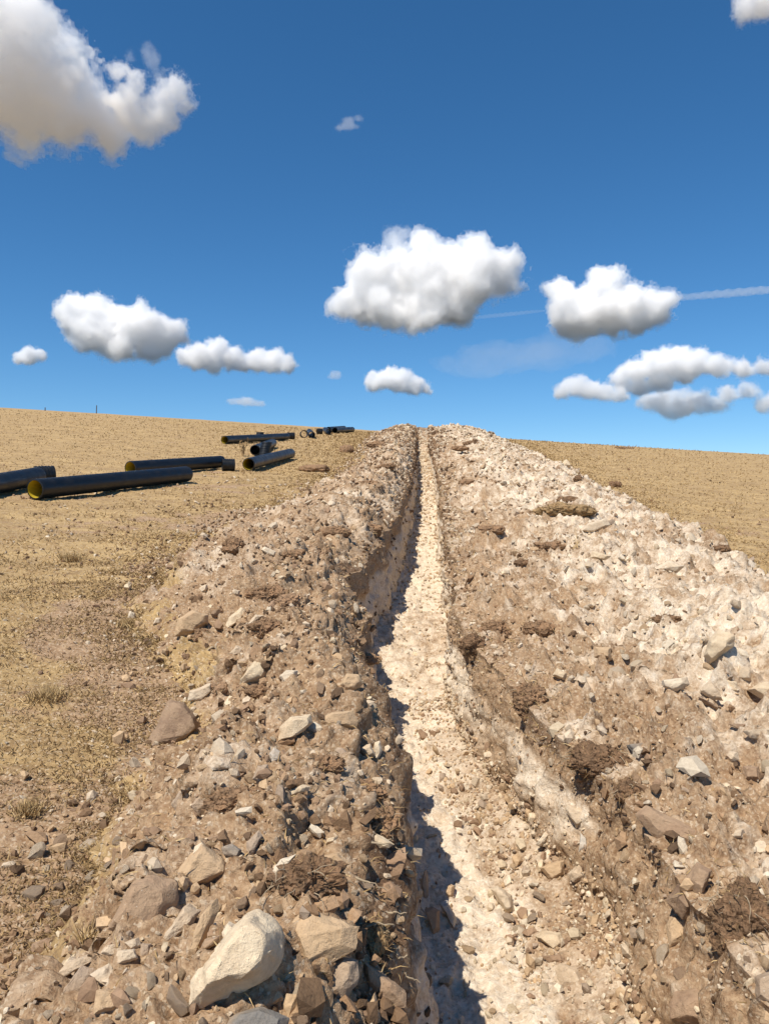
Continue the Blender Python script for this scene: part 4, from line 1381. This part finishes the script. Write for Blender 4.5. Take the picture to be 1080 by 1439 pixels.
# ------------------------------------------------------------------ clouds: real bodies of scattering air, kilometres off
def mat_cloud(name, density, color=(1, 1, 1)):
    m = N(name)
    v = m.add('VolumeScatter')
    v.inputs['Color'].default_value = (.952, .970, .998, 1)
    v.inputs['Density'].default_value = density
    v.inputs['Anisotropy'].default_value = 0.0
    m.l.new(v.outputs['Volume'], m.out.inputs['Volume'])
    return m.mat


def surface_net(Fg, lo, h):
    """closed mesh round the cells of a value grid where the value passes zero"""
    ins = Fg > 0
    nx, ny, nz = Fg.shape
    c = np.zeros((nx - 1, ny - 1, nz - 1), int)
    for dx in (0, 1):
        for dy in (0, 1):
            for dz in (0, 1):
                c += ins[dx:nx - 1 + dx, dy:ny - 1 + dy, dz:nz - 1 + dz]
    act = (c > 0) & (c < 8)
    cell = np.argwhere(act)
    num = np.full(act.shape, -1)
    num[act] = np.arange(len(cell))
    acc, cnt = np.zeros((len(cell), 3)), np.zeros(len(cell))
    for ax in range(3):
        o1, o2 = [a for a in range(3) if a != ax]
        for p in (0, 1):
            for q in (0, 1):
                A = np.zeros((len(cell), 3), int)
                A[:, o1], A[:, o2] = p, q
                B = A.copy()
                B[:, ax] = 1
                ia, ib = cell + A, cell + B
                fa, fb = Fg[ia[:, 0], ia[:, 1], ia[:, 2]], Fg[ib[:, 0], ib[:, 1], ib[:, 2]]
                x = (fa > 0) != (fb > 0)
                t = np.where(x, fa / np.where(x, fa - fb, 1), 0)
                acc += np.where(x[:, None], A + (B - A) * t[:, None], 0)
                cnt += x
    V = lo + h * (cell + acc / np.maximum(cnt, 1)[:, None])
    quads = []
    for ax in range(3):
        o1, o2 = (ax + 1) % 3, (ax + 2) % 3
        s0 = [slice(1, -1)] * 3
        s0[ax] = slice(0, -1)
        s1 = list(s0)
        s1[ax] = slice(1, None)
        x = np.argwhere(ins[tuple(s0)] != ins[tuple(s1)])
        off = np.ones(3, int)
        off[ax] = 0
        x = x + off
        up = ins[x[:, 0], x[:, 1], x[:, 2]]
        q = []
        for p, r in ((-1, -1), (0, -1), (0, 0), (-1, 0)):
            y = x.copy()
            y[:, o1] += p
            y[:, o2] += r
            q.append(num[y[:, 0], y[:, 1], y[:, 2]])
        q = np.stack(q, 1)
        q[~up] = q[~up][:, ::-1]
        quads.append(q)
    return V, np.concatenate(quads)


def cloud(lobes, dist, label, mfp_px=6.0, puff=(10, .5), amp=1.0, voxel=1.7, seed=0, zs=1.0, shells=2, wisp=1.3):
    """lobes: (px, py, radius px) in the photograph; built as a body of its real size, dist metres away:
    a thin ragged outer air with a denser core inside"""
    r = random.Random(seed + 17)
    cx = sum(l[0] for l in lobes) / len(lobes)
    cy = sum(l[1] for l in lobes) / len(lobes)
    lobes = [(l[0], l[1], l[2] * (1.09 if l[2] < 28 else 1.0)) for l in lobes]
    balls = []
    for (px, py, rad) in lobes:
        x, z, y = px - cx, cy - py, r.uniform(-1, 1) * rad * .4
        balls.append((x, y, z, rad * .80))
        for _ in range(puff[0]):
            a, e = r.uniform(0, 2 * math.pi), r.uniform(-.5, 1.3)
            q = rad * r.uniform(.18, puff[1])
            dd = rad * .92 - q * .5
            balls.append((x + math.cos(a) * math.cos(e) * dd, y + math.sin(a) * math.cos(e) * dd, z + math.sin(e) * dd * zs, q))
    B = np.array(balls)
    Rm = max(l[2] for l in lobes)
    voxel = min(4.8, max(1.5, Rm / 14)) * (1.5 if shells == 1 else 1)
    pad = Rm * .45 + 4
    lo, hi = (B[:, :3] - B[:, 3:4]).min(0) - pad, (B[:, :3] + B[:, 3:4]).max(0) + pad
    n = np.ceil((hi - lo) / voxel).astype(int) + 1
    gx = [lo[i] + voxel * np.arange(n[i]) for i in range(3)]
    G = np.stack(np.meshgrid(*gx, indexing='ij'), -1).reshape(-1, 3).astype(np.float32)
    sd = np.full(len(G), -300, np.float32)
    for x, y, z, q in balls:
        d2 = np.sqrt((G[:, 0] - x) ** 2 + (G[:, 1] - y) ** 2 + ((G[:, 2] - z) / zs) ** 2)
        v_ = q - d2
        kk = 2.5 + q * .30
        hmix = np.clip(.5 + .5 * (v_ - sd) / kk, 0, 1)
        sd = sd + (v_ - sd) * hmix + kk * hmix * (1 - hmix) * .8
    near = np.abs(sd) < Rm * .5
    f = sd.copy().astype(float)
    Q = G[near].astype(float) + seed * 71.0
    n1 = fbm(Q, 1.7 / Rm, 2, 101)
    n2 = fbm(Q, 4.5 / Rm, 3, 102, billow=True)
    n3 = fbm(Q, 13 / Rm, 3, 103)
    edge = Rm * amp * (.30 * n1 + .22 * n2 + .13 * n3) - Rm * .07
    f[near] += edge
    k = dist / FPX
    ray = Vector(((cx - CX) / FPX, 1, -(cy - CY) / FPX))
    root = None
    for s in range(shells):
        ff = f.copy() if s else sd.astype(float)
        if s == 0:
            ff[near] += edge * 1.15 + Rm * wisp * (.16 * n3 + .10 * fbm(Q, 30 / Rm, 2, 104)) + Rm * .03
        else:
            ff -= Rm * .08
        Fg = ff.reshape(n)
        Fg[0], Fg[-1], Fg[:, 0], Fg[:, -1], Fg[:, :, 0], Fg[:, :, -1] = (-1,) * 6
        V, Fq = surface_net(Fg, lo, voxel)
        if not len(V): continue
        nm = 'cloud' if s == 0 else 'core'
        dens = (1 / (mfp_px * 3.4 * k)) if s == 0 else 1 / (mfp_px * 1.6 * k)
        o = link(nm, raw_mesh(nm, V * k, Fq, mat_cloud(nm, dens)), root)
        if root is None:
            root = o
            o.location = ray * dist
            o.rotation_euler = (math.atan2(ray.z, 1) * .5, 0, -math.atan2(ray.x, 1))
            tag(o, label, 'cloud', None, 'thing')
    return root


cloud([(-20, 110, 92), (38, 100, 78), (15, 62, 46), (92, 148, 54), (78, 108, 52), (145, 165, 32), (38, 172, 40), (-60, 165, 58)], 2800, 'biggest cloud, grey bellied, cut by the top left edge', 12, seed=1)
cloud([(180, 152, 26), (200, 168, 28), (222, 158, 26), (236, 132, 20), (250, 118, 16), (256, 140, 14), (205, 182, 20), (190, 125, 14), (170, 110, 10)], 2800, 'ragged cloud tail trailing right of the biggest cloud', 15, wisp=2.2, amp=1.25, voxel=1.4, seed=2)
cloud([(515, 420, 40), (560, 400, 48), (610, 390, 56), (665, 390, 48), (700, 385, 26), (590, 440, 34), (545, 432, 34), (640, 420, 44), (512, 385, 22), (485, 428, 20), (600, 365, 30)], 5200, 'large white cloud right above the trench', 7, seed=3)
cloud([(800, 440, 33), (845, 425, 40), (850, 398, 20), (885, 440, 34), (915, 440, 24), (790, 410, 18), (820, 455, 22), (860, 452, 22)], 5600, 'rounded white cloud right of the large middle one', 6, seed=4)
cloud([(110, 450, 28), (150, 455, 36), (190, 462, 34), (225, 470, 26), (170, 490, 22), (130, 475, 24), (245, 465, 14), (205, 488, 18)], 6000, 'white cloud over the left hillside with a scalloped top', 6, seed=5)
cloud([(262, 504, 13), (280, 504, 20), (305, 496, 19), (325, 505, 17), (300, 514, 13)], 6800, 'small cloud joined to the long one, over the far pipes, left half', 6, seed=6)
cloud([(345, 512, 12), (362, 509, 17), (385, 509, 17), (404, 512, 12)], 6900, 'small smooth cloud over the far pipes, right half', 6, seed=7)
cloud([(40, 502, 13), (55, 498, 9), (28, 505, 8)], 7500, 'tiny round cloud low at the left edge', 5, seed=8, voxel=1.2)
cloud([(524, 538, 13), (545, 533, 16), (562, 538, 16), (582, 544, 13), (598, 547, 8)], 8000, 'small cloud just above the crest at the trench', 5, seed=9, voxel=1.2)
cloud([(878, 530, 17), (895, 518, 22), (918, 512, 24), (945, 508, 25), (975, 513, 22), (1005, 519, 18), (1035, 522, 15), (1065, 524, 13), (1095, 524, 12), (900, 540, 17), (930, 532, 20), (960, 526, 18)], 7600, 'long white cloud at right, upper bank of the group', 7, seed=10, zs=.85)
cloud([(790, 550, 13), (808, 543, 18), (828, 548, 18), (848, 555, 15), (868, 556, 13)], 7700, 'small cloud at the left end of the right hand group', 9, seed=11, zs=.85)
cloud([(915, 560, 15), (935, 564, 20), (958, 567, 23), (982, 566, 20), (1003, 570, 16), (1020, 556, 14), (1045, 553, 13), (945, 578, 14), (1065, 572, 15), (1080, 566, 15)], 7900, 'flat greyish cloud under the long white one at right', 13, seed=12, zs=.85)
cloud([(1048, 8, 17), (1072, 3, 24), (1095, 10, 24)], 2600, 'cloud scrap in the top right corner', 12, wisp=2.0, seed=13, voxel=1.2)
cloud([(345, 565, 14), (328, 565, 9), (362, 567, 9)], 9000, 'faint small cloud just above the left crest', 20, wisp=1.8, seed=14, voxel=1.2, zs=.5)
cloud([(553, 340, 17), (545, 354, 14), (570, 330, 9)], 5200, 'wispy puff at the upper left of the large middle cloud', 26, wisp=2.2, seed=15, voxel=1.2)
cloud([(664, 340, 12), (655, 346, 9), (674, 334, 8)], 5200, 'wispy puff above the right shoulder of the large middle cloud', 30, wisp=2.4, seed=16, voxel=1.1)
cloud([(722, 385, 11), (714, 402, 9), (722, 370, 7)], 5200, 'thin fringe at the right end of the large middle cloud', 26, wisp=2.4, seed=17, voxel=1.1)
cloud([(490, 175, 13), (478, 180, 8), (502, 168, 8)], 3500, 'tiny faint wisp high in the blue', 60, wisp=2.4, seed=18, zs=.6, voxel=1.1)
cloud([(472, 528, 9), (465, 530, 5)], 8200, 'tiny wisp left of the small cloud above the crest', 26, wisp=2.0, seed=19, zs=.7, voxel=1.0)
cloud([(213, 85, 12), (207, 72, 8), (224, 102, 9), (185, 85, 6)], 2800, 'torn wisp above the ragged cloud tail', 60, wisp=2.6, seed=20, zs=1.2, voxel=1.1)
cloud([(700, 505, 60), (760, 500, 60), (820, 495, 45), (650, 510, 40)], 14000, 'broad thin veil of high haze between the right hand clouds', 150, wisp=1.4, seed=21, zs=.45, voxel=3, shells=1)


def streak(a, b, rpx, dist, mfp, label, name, cat):
    pa = Vector(((a[0] - CX) / FPX, 1, -(a[1] - CY) / FPX)) * dist
    pb = Vector(((b[0] - CX) / FPX, 1, -(b[1] - CY) / FPX)) * dist
    k = dist / FPX
    ax = (pb - pa)
    V, F = [], []
    n = 60
    pts = [pa + ax * (i / n) for i in range(n + 1)]
    t = ax.normalized()
    s = t.cross(Vector((0, 1, 0))).normalized()
    u = t.cross(s)
    c = (pa + pb) / 2
    for i, p in enumerate(pts):
        f = math.sin(math.pi * min(1, (i + .3) / n * 1.0)) ** .35 if i < n else .05
        for j in range(14):
            an = 2 * math.pi * j / 14
            rad = rpx * k * f * (1 + .35 * math.sin(i * 1.7 + j) * random.random())
            V.append(p - c + (s * math.cos(an) + u * math.sin(an)) * rad)
    for i in range(n):
        for j in range(14):
            F.append((i * 14 + j, i * 14 + (j + 1) % 14, (i + 1) * 14 + (j + 1) % 14, (i + 1) * 14 + j))
    F.append(tuple(range(14)))
    F.append(tuple(n * 14 + j for j in range(14)))
    me = pydata(name, V, F, mat_cloud(name, 1 / (mfp * k)))
    o = link(name, me)
    o.location = c
    tag(o, label, cat, None, 'thing')


streak((925, 421), (1180, 398), 6, 9000, 28, 'thin pale contrail at the right, level with the rounded cloud', 'contrail', 'contrail')
streak((650, 448), (770, 436), 3, 9000, 40, 'faint short contrail between the two middle clouds', 'contrail', 'contrail')
print('done', round(time.time() - T0, 1))
